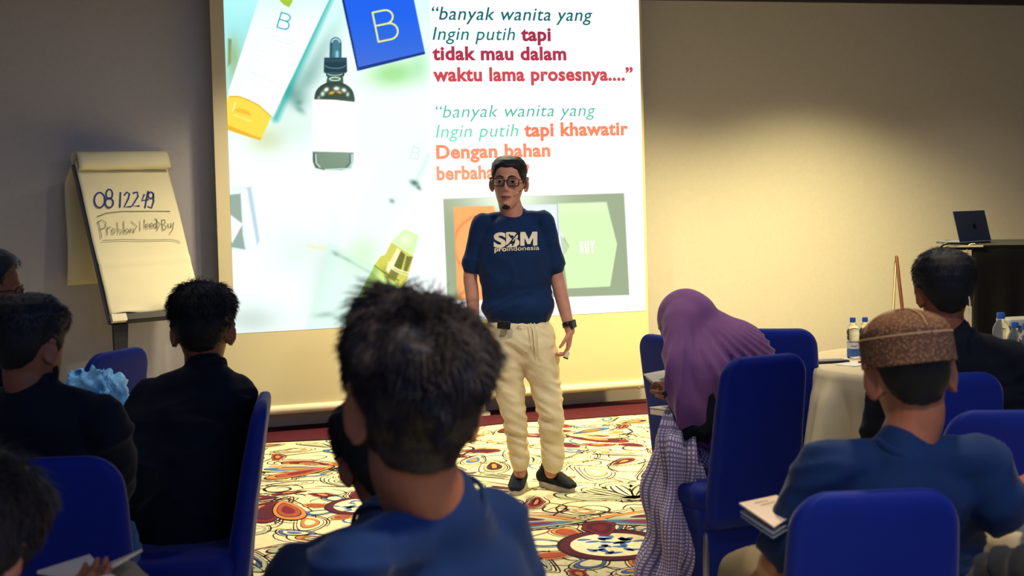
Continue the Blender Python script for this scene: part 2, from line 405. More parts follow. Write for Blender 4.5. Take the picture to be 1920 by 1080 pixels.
# ================================================================= projection screen
SO = 0.22                                                  # fabric stands off the wall
def S(px, py, off=SO):
    p = PW(px, py, off); return ((p - W0).dot(WU), p.z)
sl = S(404, 330)[0]; sr = S(1210, 350)[0]; sb = S(850, 745)[1]; st_ = CEIL - .004
SCR = empty('projection_screen', room((sl + sr) / 2, SO, sb), WA, 'big pull-down projection screen hanging on the front wall showing a skincare slide', 'projection screen')
def sbox(name, s0, s1, o0, o1, z0, z1, m, parent, bevel=0.0):
    b = MB(); vs = [room(s, o, z) for z in (z0, z1) for (s, o) in ((s0, o0), (s1, o0), (s1, o1), (s0, o1))]
    b.add(vs, [(3, 2, 1, 0), (4, 5, 6, 7), (0, 1, 5, 4), (1, 2, 6, 5), (2, 3, 7, 6), (3, 0, 4, 7)])
    return b.build(name, m, parent, True, smooth=False, bevel=bevel)
sbox('fabric', sl, sr, SO - .006, SO, sb, st_, M_SCREEN, SCR)
b = MB(); b.tube([room(sl - .03, SO, sb), room((sl + sr) / 2, SO, sb), room(sr + .03, SO, sb)], .03, n=18, sub=2)
autosmooth(b.build('bottom_bar', M_CASE, SCR, True))
sbox('top_case', sl - .05, sr + .05, SO - .09, SO - .01, CEIL - .07, CEIL - .001, M_CASE, SCR, .01)
b = MB(); bp = room(S(1196, 728)[0], SO + .03, S(1196, 728)[1]); b.lathe([(0.004, 0), (.012, .003), (.012, .012), (.004, .014)], bp); b.build('bar_knob', M_GREY, SCR, True)
# slide painted point by point on a fine grid
L0 = S(430, 330)[0]; L1 = S(1205.5, 350)[0]; Z0 = S(822, 604)[1]; Z1 = CEIL - .02
NX, NZ = 620, 520
ss = np.linspace(L0, L1, NX); zz = np.linspace(Z0, Z1, NZ)
SSg, ZZg = np.meshgrid(ss, zz)
OFF = SO + 0.002
Q = [np.array(W0)[k] + np.array(WU)[k] * SSg + np.array(WN)[k] * OFF for k in range(3)]; Q[2] = ZZg
V = [Q[0] - CAM.x, Q[1] - CAM.y, Q[2] - CAM.z]
dd = sum(V[k] * Fv[k] for k in range(3)); X = CX + F_PX * sum(V[k] * Rv[k] for k in range(3)) / dd; Y = CY - F_PX * sum(V[k] * Uv[k] for k in range(3)) / dd
IMG = np.ones((NZ, NX, 3))
def c3(c): return np.array(c) / 255.0
def over(c, a):
    global IMG
    IMG = IMG * (1 - a[..., None]) + (c if isinstance(c, np.ndarray) and c.ndim == 3 else c3(c)) * a[..., None]
def seg(a, b):
    ax, ay = a; bx, by = b; dx, dy = bx - ax, by - ay; t = np.clip(((X - ax) * dx + (Y - ay) * dy) / (dx * dx + dy * dy + 1e-9), 0, 1)
    return np.hypot(X - ax - t * dx, Y - ay - t * dy)
def poly(pts, soft=1.0):
    d = np.full(X.shape, 1e9); ins = np.zeros(X.shape, bool); n = len(pts)
    for i in range(n):
        a, b = pts[i], pts[(i + 1) % n]; d = np.minimum(d, seg(a, b))
        c = ((a[1] > Y) != (b[1] > Y)) & (X < (b[0] - a[0]) * (Y - a[1]) / ((b[1] - a[1]) or 1e-9) + a[0]); ins ^= c
    return np.clip(0.5 + np.where(ins, d, -d) / (2 * soft), 0, 1)
def line(pts, wd, soft=0.8):
    d = np.full(X.shape, 1e9)
    for a, b in zip(pts[:-1], pts[1:]): d = np.minimum(d, seg(a, b))
    return np.clip(0.5 - (d - wd) / (2 * soft), 0, 1)
def gauss(x, y, sx, sy=None, rot=0.0):
    sy = sy or sx; u = (X - x) * math.cos(rot) + (Y - y) * math.sin(rot); v = -(X - x) * math.sin(rot) + (Y - y) * math.cos(rot)
    return np.exp(-0.5 * ((u / sx) ** 2 + (v / sy) ** 2))
def arc(cx, cy, rx_, ry_, a0, a1, rot=0.0, k=16):
    o = []
    for i in range(k + 1):
        t = a0 + (a1 - a0) * i / k; x, y = rx_ * math.cos(t), ry_ * math.sin(t)
        o.append((cx + x * math.cos(rot) - y * math.sin(rot), cy + x * math.sin(rot) + y * math.cos(rot)))
    return o
over((253, 255, 252), np.ones(X.shape))
left = poly([(380, -60), (806, -60), (812, 560), (820, 640), (380, 660)], 2)
over((232, 255, 250), left * 0.5)
over((150, 232, 236), left * np.clip(gauss(440, 10, 80, 90) * 1.1, 0, 1)); over((205, 250, 246), left * gauss(700, -10, 260, 60) * .8)
over((150, 205, 195), left * gauss(455, 130, 30, 60, .5) * .8); over((110, 130, 90), poly([(428, 72), (434, 74), (433, 118), (428, 124)], 2)); over((150, 175, 110), gauss(438, 105, 8, 26) * .7 * left)
for (x, y, sx, sy, r, a) in ((552, 178, 22, 12, .5, .6), (540, 168, 30, 8, 1.0, .4), (562, 205, 8, 4, .7, .7), (575, 150, 30, 14, -.6, .35), (560, 192, 5, 4, 0, .9), (590, 120, 12, 60, .52, .45)):
    over((95, 150, 138), left * gauss(x, y, sx, sy, r) * a)
over((205, 215, 165), left * gauss(500, 262, 26, 18) * .75); over((180, 215, 200), left * gauss(560, 240, 40, 25) * .35)
# tube with yellow cap
over((20, 160, 150), left * np.clip(line([(626, -20), (517, 222)], 5, 7), 0, 1) * .8)
tb = poly([(495, -30), (429, 170), (428, 200), (512, 219), (631, -30)], 1.2); over((246, 255, 253), tb); over((190, 246, 246), tb * np.clip((60 - Y) / 120, 0, 1)); over((225, 240, 238), tb * gauss(470, 100, 14, 80, .32) * .4)
over((160, 196, 66), poly([(523, -10), (525, 2), (532, 9), (542, 14), (548, 4), (551, -10)], 1))
capp = [(425, 184), (431, 180), (446, 180), (466, 187), (485, 197), (508, 218), (503, 232), (489, 262), (478, 260), (455, 252), (425, 241)]
over((245, 216, 78), poly(capp, 1.1)); over((232, 178, 52), poly([(425, 234), (432, 236), (456, 246), (480, 256), (490, 258), (488, 263), (455, 253), (425, 243)], 1.5)); over((226, 180, 60), line([(431, 181), (447, 181), (467, 188), (486, 198), (508, 218)], 1.3)); over((252, 240, 160), line([(441, 193), (437, 208)], 1.6)); over((236, 190, 60), poly(arc(454, 213, 17, 9, PI, 2 * PI, .3), 1)); over((250, 232, 140), line([(440, 216), (470, 227)], 1.2))
def letterB(x, y, h, wd, rot, wB, col, sk=0.0):
    def T(p): u, v = p[0] * wB, p[1] * h; return (x + u * math.cos(rot) - v * math.sin(rot), y + u * math.sin(rot) + v * math.cos(rot))
    top = [(0, -.5), (.55, -.5)] + [(.55 + .35 * math.sin(t), -.27 - .23 * math.cos(t)) for t in [PI * i / 8 for i in range(9)]] + [(0, -.04)]
    bot = [(0, -.04), (.62, -.04)] + [(.62 + .38 * math.sin(t), .23 - .27 * math.cos(t)) for t in [PI * i / 8 for i in range(9)]] + [(0, .5), (0, -.5)]
    over(col, np.maximum(line([T(p) for p in top], wd, .7), line([T(p) for p in bot], wd, .7)))
letterB(523.5, 37, 29, 1.0, .30, 21, (24, 138, 168))
for r_, (x0, y0, x1, y1, a) in enumerate(((500, 52, 545, 62, .5), (497, 62, 560, 80, .4), (495, 68, 545, 84, .45), (505, 80, 542, 92, .3), (487, 95, 520, 104, .35), (480, 102, 535, 120, .3), (482, 112, 525, 126, .25), (470, 135, 513, 155, .5))):
    on = (np.sin(((X - x0) + .35 * (Y - y0)) * 1.35 + r_) > -.1) * 1.0
    over((150, 205, 205), line([(x0, y0), (x1, y1)], 1.0, .9) * a * on)
# blue gift box with cream letter
over((140, 215, 120), left * np.clip(gauss(738, 138, 34, 18, -.1) * 1.1, 0, 1) * .75); over((150, 225, 160), left * gauss(785, 120, 14, 22) * .5)
bx = [(641, -20), (673, 132), (797, 101), (770, -30)]
over((24, 44, 116), poly([(636, -30), (640, -5), (670, 133), (676, 131), (660, 60), (645, -30)], 1)); over((36, 98, 232), poly(bx, 1)); over((74, 112, 206), poly(bx, 1) * np.clip((Y - 30) / 95, 0, 1) * .8)
over((32, 56, 130), poly([(672, 126), (796, 97), (797, 101), (674, 132)], .8))
letterB(704, 51, 56, 1.7, -.20, 40, (232, 238, 130))
# dropper bottle
over((72, 122, 140), line([(629.5, 80), (629.5, 108)], 10.5, 1)); over((30, 62, 74), line([(621, 82), (620, 106)], 2, 1.5) * .8 + line([(639, 82), (639, 106)], 1.5, 1.5) * .5); over((150, 220, 225), line([(632, 98), (632, 107)], 2.5, 2) * .9); over((210, 250, 245), line(arc(629.5, 79, 7, 6, PI, 2 * PI), 1, 1) * .9)
over((36, 62, 74), poly([(608, 108), (650, 108), (651, 134), (648, 137), (609, 137), (607, 134)], 1)); over((62, 96, 108), line([(612, 113), (647, 113)], 3, 2) * .5); over((120, 165, 165), line(arc(629, 122, 19, 6, .2, PI - .2), .7, .6) * .8)
over((34, 60, 58), poly([(611, 137), (646, 137), (645, 143), (612, 143)], .8)); over((60, 92, 82), poly([(614, 142), (643, 142), (644, 160), (611, 160)], 1)); over((225, 245, 235), line(arc(628, 148, 10, 3, 0, 2 * PI), 1, .8)); over((190, 225, 205), line(arc(628, 138, 14, 3, .3, PI - .3), .8, .6))
over((52, 66, 54), poly([(588, 190), (590, 181)] + arc(627, 181, 37, 28, PI + .1, 2 * PI - .1) + [(665, 184), (665, 193)], 1))
for (x, y, sx, sy, r, c) in ((612, 168, 5, 4, -.6, (235, 250, 240)), (605, 176, 4, 5, .3, (190, 225, 205)), (631, 166, 6, 4, 0, (230, 245, 235)), (645, 169, 5, 4, .5, (215, 240, 230)), (652, 177, 3, 4, 0, (180, 215, 200)), (622, 174, 6, 3, -.3, (225, 165, 60)), (636, 173, 5, 2.5, .3, (225, 160, 55)), (598, 183, 3, 4, .3, (120, 150, 130))):
    over(c, np.clip(gauss(x, y, sx * .6, sy * .6, r) * 1.4, 0, 1))
over((255, 255, 255), poly([(586, 186), (627, 187), (665, 191), (664, 286), (585, 285)], 1))
over((116, 138, 116), poly([(586, 284), (663, 286), (662, 305), (657, 316), (640, 319), (606, 319), (591, 315), (586, 302)], 1)); over((60, 70, 64), line([(589, 288), (589, 305), (595, 314)], 1.2, 1) * .9); over((215, 240, 228), line([(592, 290), (593, 306), (600, 313)], .9, .8)); over((200, 235, 232), line([(660, 290), (660, 306), (654, 316), (610, 318)], 1.1, .8)); over((60, 80, 82), line([(656, 290), (656, 306), (648, 314)], 1, .8) * .7)
over((226, 246, 246), left * gauss(720, 250, 90, 60) * .25)
# pale tube lower right, veins
over((228, 248, 240), left * poly([(700, 330), (790, 250), (806, 262), (806, 300), (752, 400), (716, 470), (640, 480)], 6) * .3)
letterB(772, 285, 22, .8, .3, 15, (206, 226, 226))
over((140, 215, 185), left * line([(803, 292), (776, 350)], 2, 5) * .35)
for (x, y, sx, sy, r, a) in ((777, 343, 6, 3.5, .4, .95), (785, 352, 4, 2.5, .8, .8), (630, 476, 6, 3, .5, .9), (650, 486, 12, 2.5, .5, .7), (676, 501, 16, 2, .5, .5), (610, 590, 14, 4, -.1, .7), (637, 598, 9, 3, .3, .7), (735, 377, 4, 3, .6, .6), (560, 470, 40, 30, 0, .10), (470, 600, 40, 20, 0, .25), (600, 520, 14, 60, .3, .12)):
    over((92, 118, 104), left * gauss(x, y, sx, sy, r) * a)
over((232, 236, 180), left * line([(578, 461), (592, 465), (610, 464)], 3, 3) * .8)
over((206, 240, 226), left * poly([(617, 454), (704, 497), (655, 620), (571, 622)], 3) * .55); over((205, 240, 190), left * gauss(682, 476, 22, 22) * .7)
# glass block at the left edge
over((226, 240, 246), poly([(426, 352), (468, 349), (486, 455), (474, 470), (426, 470)], 3) * .8); over((150, 172, 160), poly([(426, 366), (451, 363), (455, 440), (460, 468), (426, 462)], 1.5)); over((246, 252, 252), poly([(426, 398), (455, 420), (436, 455), (426, 455)], 1.5)); over((176, 204, 222), poly([(462, 352), (471, 350), (487, 450), (482, 460)], 2) * .8); over((250, 255, 255), poly([(452, 358), (463, 356), (480, 462), (466, 466)], 2))
# green bottle with gold collar
gb = poly([(702, 498), (650, 596), (648, 640), (740, 640), (768, 545)], 1.2); over((196, 232, 128), gb); over((120, 155, 84), gb * np.clip(gauss(668, 570, 6, 60, .50), 0, 1) * .8); over((226, 248, 170), gb * gauss(700, 560, 10, 50, .5) * .8)
over((212, 210, 96), poly([(702, 497), (714, 480), (722, 478), (734, 454), (775, 480), (766, 515), (757, 540), (725, 522)], 1)); over((250, 248, 190), poly([(722, 508), (745, 465), (752, 470), (733, 512)], 2)); over((100, 102, 52), poly([(738, 500), (752, 470), (760, 478), (752, 506)], 1.2) * .9); over((110, 110, 56), poly([(762, 480), (774, 482), (762, 512), (756, 510)], 1.2) * .85); over((110, 112, 60), poly([(733, 504), (748, 512), (740, 528), (726, 520)], 1.5) * .8); over((250, 248, 205), line([(728, 492), (745, 505), (766, 512)], 1.2, .7)); over((248, 246, 200), line([(726, 497), (742, 509), (764, 517)], .8, .7)); over((110, 130, 60), line([(702, 498), (722, 512), (748, 526)], 1, .7))
over((214, 246, 176), poly([(734, 452), (758, 430), (768, 433), (785, 442), (778, 470), (774, 480)], 2)); over((240, 255, 220), gauss(760, 450, 8, 8) * .8)
over((238, 250, 244), left * poly([(640, 640), (571, 622), (400, 640), (400, 700), (640, 700)], 3) * .4)
# diagram panel on the right
pan = poly([(831, 373), (1170, 362), (1180, 553), (839, 564)], 1.0); over((158, 172, 140), pan); over((232, 245, 220), pan * np.clip(gauss(955, 372, 60, 26) * 1.1, 0, 1))
orp = poly([(850, 388), (925, 386), (960, 480), (930, 562), (858, 563)], 1.0); over((252, 176, 108), orp); over((250, 140, 90), orp * line(arc(905, 460, 54, 56, .3, 2 * PI - .3, 0, 40), 2.5, 1.5) * .75); over((247, 150, 100), orp * line([(852, 400), (858, 560)], 3, 3) * .3)
over((228, 238, 250), poly([(948, 385), (1044, 383), (1060, 462), (1052, 545), (930, 560)], 1.0)); over((150, 175, 225), line([(1045, 383), (1047, 440)], .8, .7)); over((196, 214, 180), poly([(1050, 440), (1068, 462), (1056, 480)], 1.2))
over((216, 246, 186), poly([(1046, 382), (1137, 379), (1157, 458), (1144, 537), (1064, 541), (1056, 480), (1068, 462), (1048, 430)], 1.0)); over((232, 250, 206), poly([(1046, 382), (1137, 379), (1140, 395), (1048, 400)], 3) * .5)
over((190, 240, 240), (np.clip((X - 806) / 30, 0, 1) * np.clip((60 - Y) / 120, 0, 1)) * .35)
lin_ = np.where(IMG <= 0.04045, IMG / 12.92, ((IMG + 0.055) / 1.055) ** 2.4)
lin_[~left.astype(bool) & (IMG.min(2) > .96)] = 1.0
vs = np.stack([Q[0], Q[1], Q[2]], -1).reshape(-1, 3)
ii, jj = np.meshgrid(np.arange(NZ - 1), np.arange(NX - 1), indexing='ij'); a = (ii * NX + jj).ravel()
fs = np.stack([a, a + 1, a + 1 + NX, a + NX], 1)
me = bpy.data.meshes.new('slide_image'); me.vertices.add(len(vs)); me.vertices.foreach_set('co', vs.astype('f').ravel())
me.loops.add(fs.size); me.loops.foreach_set('vertex_index', fs.astype('i').ravel()); me.polygons.add(len(fs)); me.polygons.foreach_set('loop_start', (np.arange(len(fs)) * 4).astype('i')); me.update(); me.validate()
at = me.color_attributes.new('slide', 'FLOAT_COLOR', 'POINT'); at.data.foreach_set('color', np.concatenate([lin_.reshape(-1, 3), np.ones((NX * NZ, 1))], 1).astype('f').ravel())
ms = bpy.data.materials.new('projected_slide'); ms.use_nodes = True; nt = ms.node_tree; nt.nodes.clear()
ou = nt.nodes.new('ShaderNodeOutputMaterial'); em = nt.nodes.new('ShaderNodeEmission'); ca = nt.nodes.new('ShaderNodeAttribute'); ca.attribute_name = 'slide'
nt.links.new(ca.outputs['Color'], em.inputs[0]); em.inputs[1].default_value = 1.13; nt.links.new(em.outputs[0], ou.inputs[0])
slide = link('slide_image', me, ms, SCR, True, False); slide['label'] = 'projected slide of skincare bottles beside italic and bold text'

def text_mesh(body, bold=0.0, shear=0.0, ext=0.0, spacing=1.0, res=4):
    cu = bpy.data.curves.new('t', 'FONT'); cu.body = body; cu.offset = bold; cu.shear = shear; cu.extrude = ext; cu.space_character = spacing; cu.resolution_u = res
    o = bpy.data.objects.new('t', cu); COL.objects.link(o); dg = bpy.context.evaluated_depsgraph_get(); dg.update()
    me = bpy.data.meshes.new_from_object(o.evaluated_get(dg)); bpy.data.objects.remove(o); bpy.data.curves.remove(cu)
    co = np.empty(len(me.vertices) * 3, 'f'); me.vertices.foreach_get('co', co); co = co.reshape(-1, 3); return me, co
def slide_text(body, x0, x1, yb, cap, rgb, bold, shear, name='projected_word', off=0.005):
    me, co = text_mesh(body, bold, shear, spacing=1.06)
    s0, z0 = S(x0, yb, SO + off); s1, _ = S(x1, yb, SO + off); zc = S((x0 + x1) / 2, yb - cap, SO + off)[1]; zb = S((x0 + x1) / 2, yb, SO + off)[1]
    wd = co[:, 0].max() - co[:, 0].min(); k = (s1 - s0) / wd; kz = (zc - zb) / 0.69
    out = [room(s0 + (c[0] - co[:, 0].min()) * k, SO + off, zb + c[1] * kz) for c in co]
    out = [tuple(q) for q in out]; m = mat('projected_ink_%d_%d_%d' % rgb, rgb, 1.0, emit=1.0, spec=0)
    xs = np.sort(co[:, 0]); gaps = [(xs[i] + xs[i + 1]) / 2 for i in range(len(xs) - 1) if xs[i + 1] - xs[i] > .16]; words_ = {}
    for pl_ in me.polygons: words_.setdefault(int(np.searchsorted(gaps, co[pl_.vertices[0], 0])), []).append(tuple(pl_.vertices))
    for k_ in sorted(words_):                                   # one part for each word
        used = sorted({v for f in words_[k_] for v in f}); ix = {v: i for i, v in enumerate(used)}
        mw = bpy.data.meshes.new('word'); mw.from_pydata([out[v] for v in used], [], [tuple(ix[v] for v in f) for f in words_[k_]]); mw.update(); link(name, mw, m, SCR, True, False)
    bpy.data.meshes.remove(me)
TE = (14, 96, 104)
slide_text('\u201cbanyak wanita yang', 810, 1111, 38, 24, TE, .006, .22)
slide_text('Ingin putih', 811, 966, 75, 24, (20, 110, 112), .004, .22)
slide_text('tapi', 977, 1033, 76, 24, (150, 44, 74), .037, 0)
slide_text('tidak mau dalam', 811, 1062, 112, 24, (160, 50, 76), .037, 0)
slide_text('waktu lama prosesnya....\u201d', 812, 1187, 151, 24, (184, 70, 80), .037, 0)
slide_text('\u201cbanyak wanita yang', 817, 1117, 219, 23, (70, 160, 148), -0.003, .22)
slide_text('Ingin putih', 817, 972, 257, 24, (74, 168, 150), -0.003, .22)
slide_text('tapi khawatir', 983, 1178, 254, 24, (232, 104, 84), .037, 0)
slide_text('Dengan bahan', 818, 1032, 295, 24, (236, 108, 90), .037, 0)
slide_text('berbahaya...\u201d', 819, 993, 335, 24, (238, 112, 94), .037, 0)
slide_text('B U Y', 1088, 1115, 473, 20, (255, 255, 255), .04, 0)
# cream post and grey board under the screen
t = empty('wall_post', PW(901, 765, .12).xy.to_3d(), WA, 'narrow cream post standing under the projection screen behind the speaker', 'post')
s0 = S(884, 765, .12)[0]; s1 = S(908, 765, .12)[0]
sbox('shaft', s0, s1, .10, .16, 0.03, .72, M_CASE, t, .004); sbox('foot_plate', s0 - .02, s1 + .02, .08, .20, 0, .03, M_CASE, t, .004)

# ================================================================= flipchart
def flipchart():
    yaw = math.radians(40); lean = math.radians(25); sc_ = 1.0
    bl = P(205, 592, 8.62)                         # bottom left corner of the paper
    r = Vector((math.cos(yaw), math.sin(yaw), 0)); nrm = Vector((math.sin(yaw), -math.cos(yaw), 0)); up = Vector((0, 0, math.cos(lean))) - nrm * math.sin(lean)
    nn = nrm * math.cos(lean) + Vector((0, 0, math.sin(lean)))
    W = .62; H = 1.05
    root = empty('flipchart_easel', (bl + r * W / 2).xy.to_3d() - nrm.xy.to_3d() * .15, 0, 'leaning flipchart easel with handwritten yellowish paper pad beside the screen', 'flipchart')
    def T(u, v, n=0.0): return bl + r * u + up * v + nn * n
    def bx(name, u0, u1, v0, v1, n0, n1, m, par=root, bevel=.003):
        b = MB(); b.add([T(u, v, n) for n in (n0, n1) for (u, v) in ((u0, v0), (u1, v0), (u1, v1), (u0, v1))], [(3, 2, 1, 0), (4, 5, 6, 7), (0, 1, 5, 4), (1, 2, 6, 5), (2, 3, 7, 6), (3, 0, 4, 7)])
        return b.build(name, m, par, True, smooth=False, bevel=bevel)
    bx('board', -.01, W + .01, -.05, H - .02, -.03, -.012, M_GREY)
    bx('tray', 0, W + .01, -.055, -.012, -.02, .05, M_BLK); bx('tray_end', -.012, .085, -.058, -.010, .02, .054, M_CASE)
    # the written sheet: gentle curl, crease and soft waves
    nx, nz = 30, 60; b = MB(); vs = []
    for j in range(nz + 1):
        for i in range(nx + 1):
            u, v = W * i / nx, H * j / nz
            n = .006 + .004 * math.sin(v * 9 + u * 3) + .003 * noise.noise(Vector((u * 6, v * 9, 0))) + .008 * math.exp(-((v - .33 - .02 * u) / .012) ** 2) + .012 * max(0, 1 - v / .05) * math.sin(u * 14)
            vs.append(T(u, v + .006 * math.sin(u * 20) * (j == 0), n))
    b.add(vs, [(j * (nx + 1) + i, j * (nx + 1) + i + 1, (j + 1) * (nx + 1) + i + 1, (j + 1) * (nx + 1) + i) for j in range(nz) for i in range(nx)])
    pad = b.build('paper_sheet', M_PAPER, root, True)
    md = pad.modifiers.new('s', 'SOLIDIFY'); md.thickness = .006; md.offset = -1
    # sheets rolled over the top and hanging down behind
    b = MB(); prof = []
    for k in range(11):
        a = PI * (k / 10); prof.append((H - .045 + .055 * math.sin(a) + (0.04 if k else 0), .028 + .038 * math.cos(a) - .03 * (k / 10)))
    prof = [(H - .085, .036), (H - .078, .062)] + prof
    rows = [[T(W * i / 20, v, n + .004 * math.sin(i * .9) * (k < 3)) for i in range(21)] for k, (v, n) in enumerate(prof)]
    last = rows[-1]; 
    for k in range(1, 15):
        rows.append([p + Vector((0, 0, -.055 * k)) - nrm * .10 * min(1, k / 2) - nrm * (.012 * math.sin(k * .5) + .02 * (k / 14)) + r * (-.012 * (k / 14)) + nrm * (.02 * math.sin(i * .5 + k * .1) * (k / 14)) for i, p in enumerate(last)])
    vs = [p for row in rows for p in row]
    b.add(vs, [(j * 21 + i, j * 21 + i + 1, (j + 1) * 21 + i + 1, (j + 1) * 21 + i) for j in range(len(rows) - 1) for i in range(20)])
    o = b.build('folded_back_sheets', M_PAPER, root, True); md = o.modifiers.new('s', 'SOLIDIFY'); md.thickness = .004; md.offset = 0
    # handwriting
    def stroke(pts, wd, m, name='handwriting'):
        b = MB()
        for q in pts:
            vs = []
            for i, p in enumerate(q):
                a = q[max(i - 1, 0)]; c = q[min(i + 1, len(q) - 1)]; d = Vector((c[0] - a[0], c[1] - a[1])); d = Vector((-d.y, d.x)); d = d.normalized() * wd if d.length else Vector((wd, 0))
                vs += [T(p[0] + d.x, p[1] + d.y, .020), T(p[0] - d.x, p[1] - d.y, .020)]
            b.add(vs, [(2 * i, 2 * i + 1, 2 * i + 3, 2 * i + 2) for i in range(len(q) - 1)])
        return b.build(name, m, pad, True, smooth=False)
    # strokes are given in units of the sheet (u to the right, v down from the top)
    O = T(0, 0, .02)
    def inv(px, py):
        rr = ray(px, py); t = (O - CAM).dot(nn) / rr.dot(nn); q = CAM + rr * t - O
        return (q.dot(r), q.dot(up))
    def el(x, y, a, b_, t0=0, t1=2 * PI, k=18): return [inv(x + a * math.cos(t0 + (t1 - t0) * i / k), y + b_ * math.sin(t0 + (t1 - t0) * i / k)) for i in range(k + 1)]
    def pl(*p): return [inv(*q) for q in p]
    B = [el(187, 375, 10, 14, -1.2, 5.3), el(205, 364, 6, 9, 1.2, 7.6), el(205, 380, 7.5, 9), pl((226, 360), (225, 389)),
         pl((233, 366), (238, 360), (243, 363), (241, 372), (233, 388), (247, 387)), pl((249, 362), (258, 360), (259, 368), (248, 386), (262, 386)),
         pl((271, 364), (266, 376), (279, 374)), pl((278, 358), (274, 378), (272, 390)), el(283, 366, 5, 6, -.5, 5.6, 12), pl((288, 362), (288, 378), (284, 390), (277, 387))]
    stroke(B, .0052, M_INKB)
    G = [pl((182, 406), (200, 399), (230, 396), (270, 396), (319, 396)), pl((192, 451), (230, 449), (280, 450), (318, 449), (332, 451), (338, 455)),
         pl((184, 414), (188, 430), (191, 446)), pl((182, 418), (190, 412), (199, 417), (198, 426), (188, 430)), pl((201, 425), (202, 440)), pl((201, 430), (206, 425), (209, 427)), el(213, 433, 3, 5), pl((220, 416), (222, 438), (227, 438), (228, 431), (222, 430)), pl((232, 414), (233, 438)),
         el(238, 433, 3, 4), pl((244, 428), (245, 437), (246, 430), (250, 428), (251, 437)), pl((246, 415), (257, 424), (250, 435)), pl((263, 432), (262, 413), (270, 429), (271, 411)), pl((273, 425), (279, 423), (277, 419), (273, 421), (274, 429), (279, 427)), pl((281, 424), (287, 422), (285, 418), (281, 420), (282, 428), (287, 426)), el(291, 423, 2.5, 4), pl((294, 410), (295, 428)), pl((290, 410), (301, 420), (294, 432)),
         pl((303, 412), (305, 430)), pl((303, 413), (309, 412), (310, 418), (305, 421), (312, 424), (311, 429), (305, 431)), pl((315, 419), (316, 427), (320, 426), (321, 418)), pl((321, 426), (326, 416), (324, 430), (318, 438))]
    stroke(G, .0022, M_INKG)
    # legs: two front legs below the tray and one rear leg
    c = bl + r * .08
    for (u, fx) in ((.07, -.10), (W - .07, .10)):
        a = T(u, -.03, -.03); f = Vector((a.x, a.y, 0)) + nrm * .22 + r * fx
        b = MB(); b.loft([[a + r * x + nrm * y for x, y in ((-.045, -.012), (.045, -.012), (.045, .012), (-.045, .012))], [f + r * x + nrm * y for x, y in ((-.03, -.012), (.03, -.012), (.03, .012), (-.03, .012))]])
        b.build('leg', M_BLK, root, True, smooth=False)
    a = T(W / 2, .75, -.03); f = Vector((a.x, a.y, 0)) - nrm * .2
    b = MB(); b.tube([a, f + Vector((0, 0, .01))], .015, sub=1, n=10); b.build('leg', M_BLK, root, True)
flipchart()

# ================================================================= equipment desk, laptop, cables, easel stand
dk = P(1768, 460, 8.9); dz = dk.z
DU = Vector((math.cos(-.32), math.sin(-.32), 0)); DV = Vector((-DU.y, DU.x, 0))
desk = empty('draped_desk', (dk + DU * .8 + DV * .35).xy.to_3d(), -.32, 'tall desk draped in black cloth at the right wall under the laptop', 'desk')
def dbox(name, u0, u1, v0, v1, z0, z1, m, par, bevel=.004):
    b = MB(); b.add([dk.xy.to_3d() + DU * u + DV * v + Vector((0, 0, z)) for z in (z0, z1) for (u, v) in ((u0, v0), (u1, v0), (u1, v1), (u0, v1))], [(3, 2, 1, 0), (4, 5, 6, 7), (0, 1, 5, 4), (1, 2, 6, 5), (2, 3, 7, 6), (3, 0, 4, 7)])
    return b.build(name, m, par, True, smooth=False, bevel=bevel)
dbox('desk_top', -.01, 1.7, -.02, .72, dz - .03, dz, M_BLACK2, desk)
dbox('edge_strip', -.012, .24, -.026, -.018, dz - .012, dz - .002, M_CASE, desk, .001)
dbox('cabinet', .18, 1.66, .05, .68, 0.02, dz - .035, M_BLACK2, desk)
rows = []
N = 120
def dpath(t):                                       # drape runs left side, front, right side
    L = [(.17, .7), (.17, 0), (1.68, 0), (1.68, .7)]; seg_ = [.7, 1.51, .7]; d = t * sum(seg_)
    for i in range(3):
        if d <= seg_[i] or i == 2:
            f = min(1, d / seg_[i]); a, c = L[i], L[i + 1]; return a[0] + (c[0] - a[0]) * f, a[1] + (c[1] - a[1]) * f, i
        d -= seg_[i]
for k in range(13):
    z = (dz - .03) * (1 - k / 12) + .01; ring = []
    for i in range(N):
        x, y, sd = dpath(i / (N - 1)); a = .018 * math.sin(i * .9 + .4 * math.sin(i * .31)) * (k / 12)
        q = dk.xy.to_3d() + DU * (x + (a if sd != 1 else 0) * (1 if sd == 2 else -1)) + DV * (y - (a + .02 if sd == 1 else 0)) + Vector((0, 0, z)); ring.append(q)
    rows.append(ring)
b = MB(); b.loft(rows, cap=False, close=False); o = b.build('drape', M_BLACK2, desk, True); md = o.modifiers.new('s', 'SOLIDIFY'); md.thickness = .004
# laptop
lp = P(1830, 460, 9.05); lp.z = dz
lap = empty('laptop', lp, 0, 'open silver grey laptop seen from behind on top of the black desk', 'laptop')
a = math.radians(26); lr = Vector((math.cos(a), math.sin(a), 0)); ln = Vector((math.sin(a), -math.cos(a), 0))
tl = math.radians(14); lu = Vector((0, 0, math.cos(tl))) + ln * -math.sin(tl) * -1
lu = Vector((0, 0, math.cos(tl))) + Vector((-.35, 0, 0)) * .6 + ln * .0
lu.normalize()
def lbx(name, cs, th, nv, m, par):
    b = MB(); b.add([c for c in cs] + [c + nv * th for c in cs], [(3, 2, 1, 0), (4, 5, 6, 7), (0, 1, 5, 4), (1, 2, 6, 5), (2, 3, 7, 6), (3, 0, 4, 7)]); return b.build(name, m, par, True, smooth=False, bevel=.003)
h0 = lp - lr * .14; fwd = -ln
lbx('keyboard_base', [h0, h0 + lr * .265, h0 + lr * .265 + fwd * .21, h0 + fwd * .21], .014, Vector((0, 0, 1)), M_LAPTOP, lap)
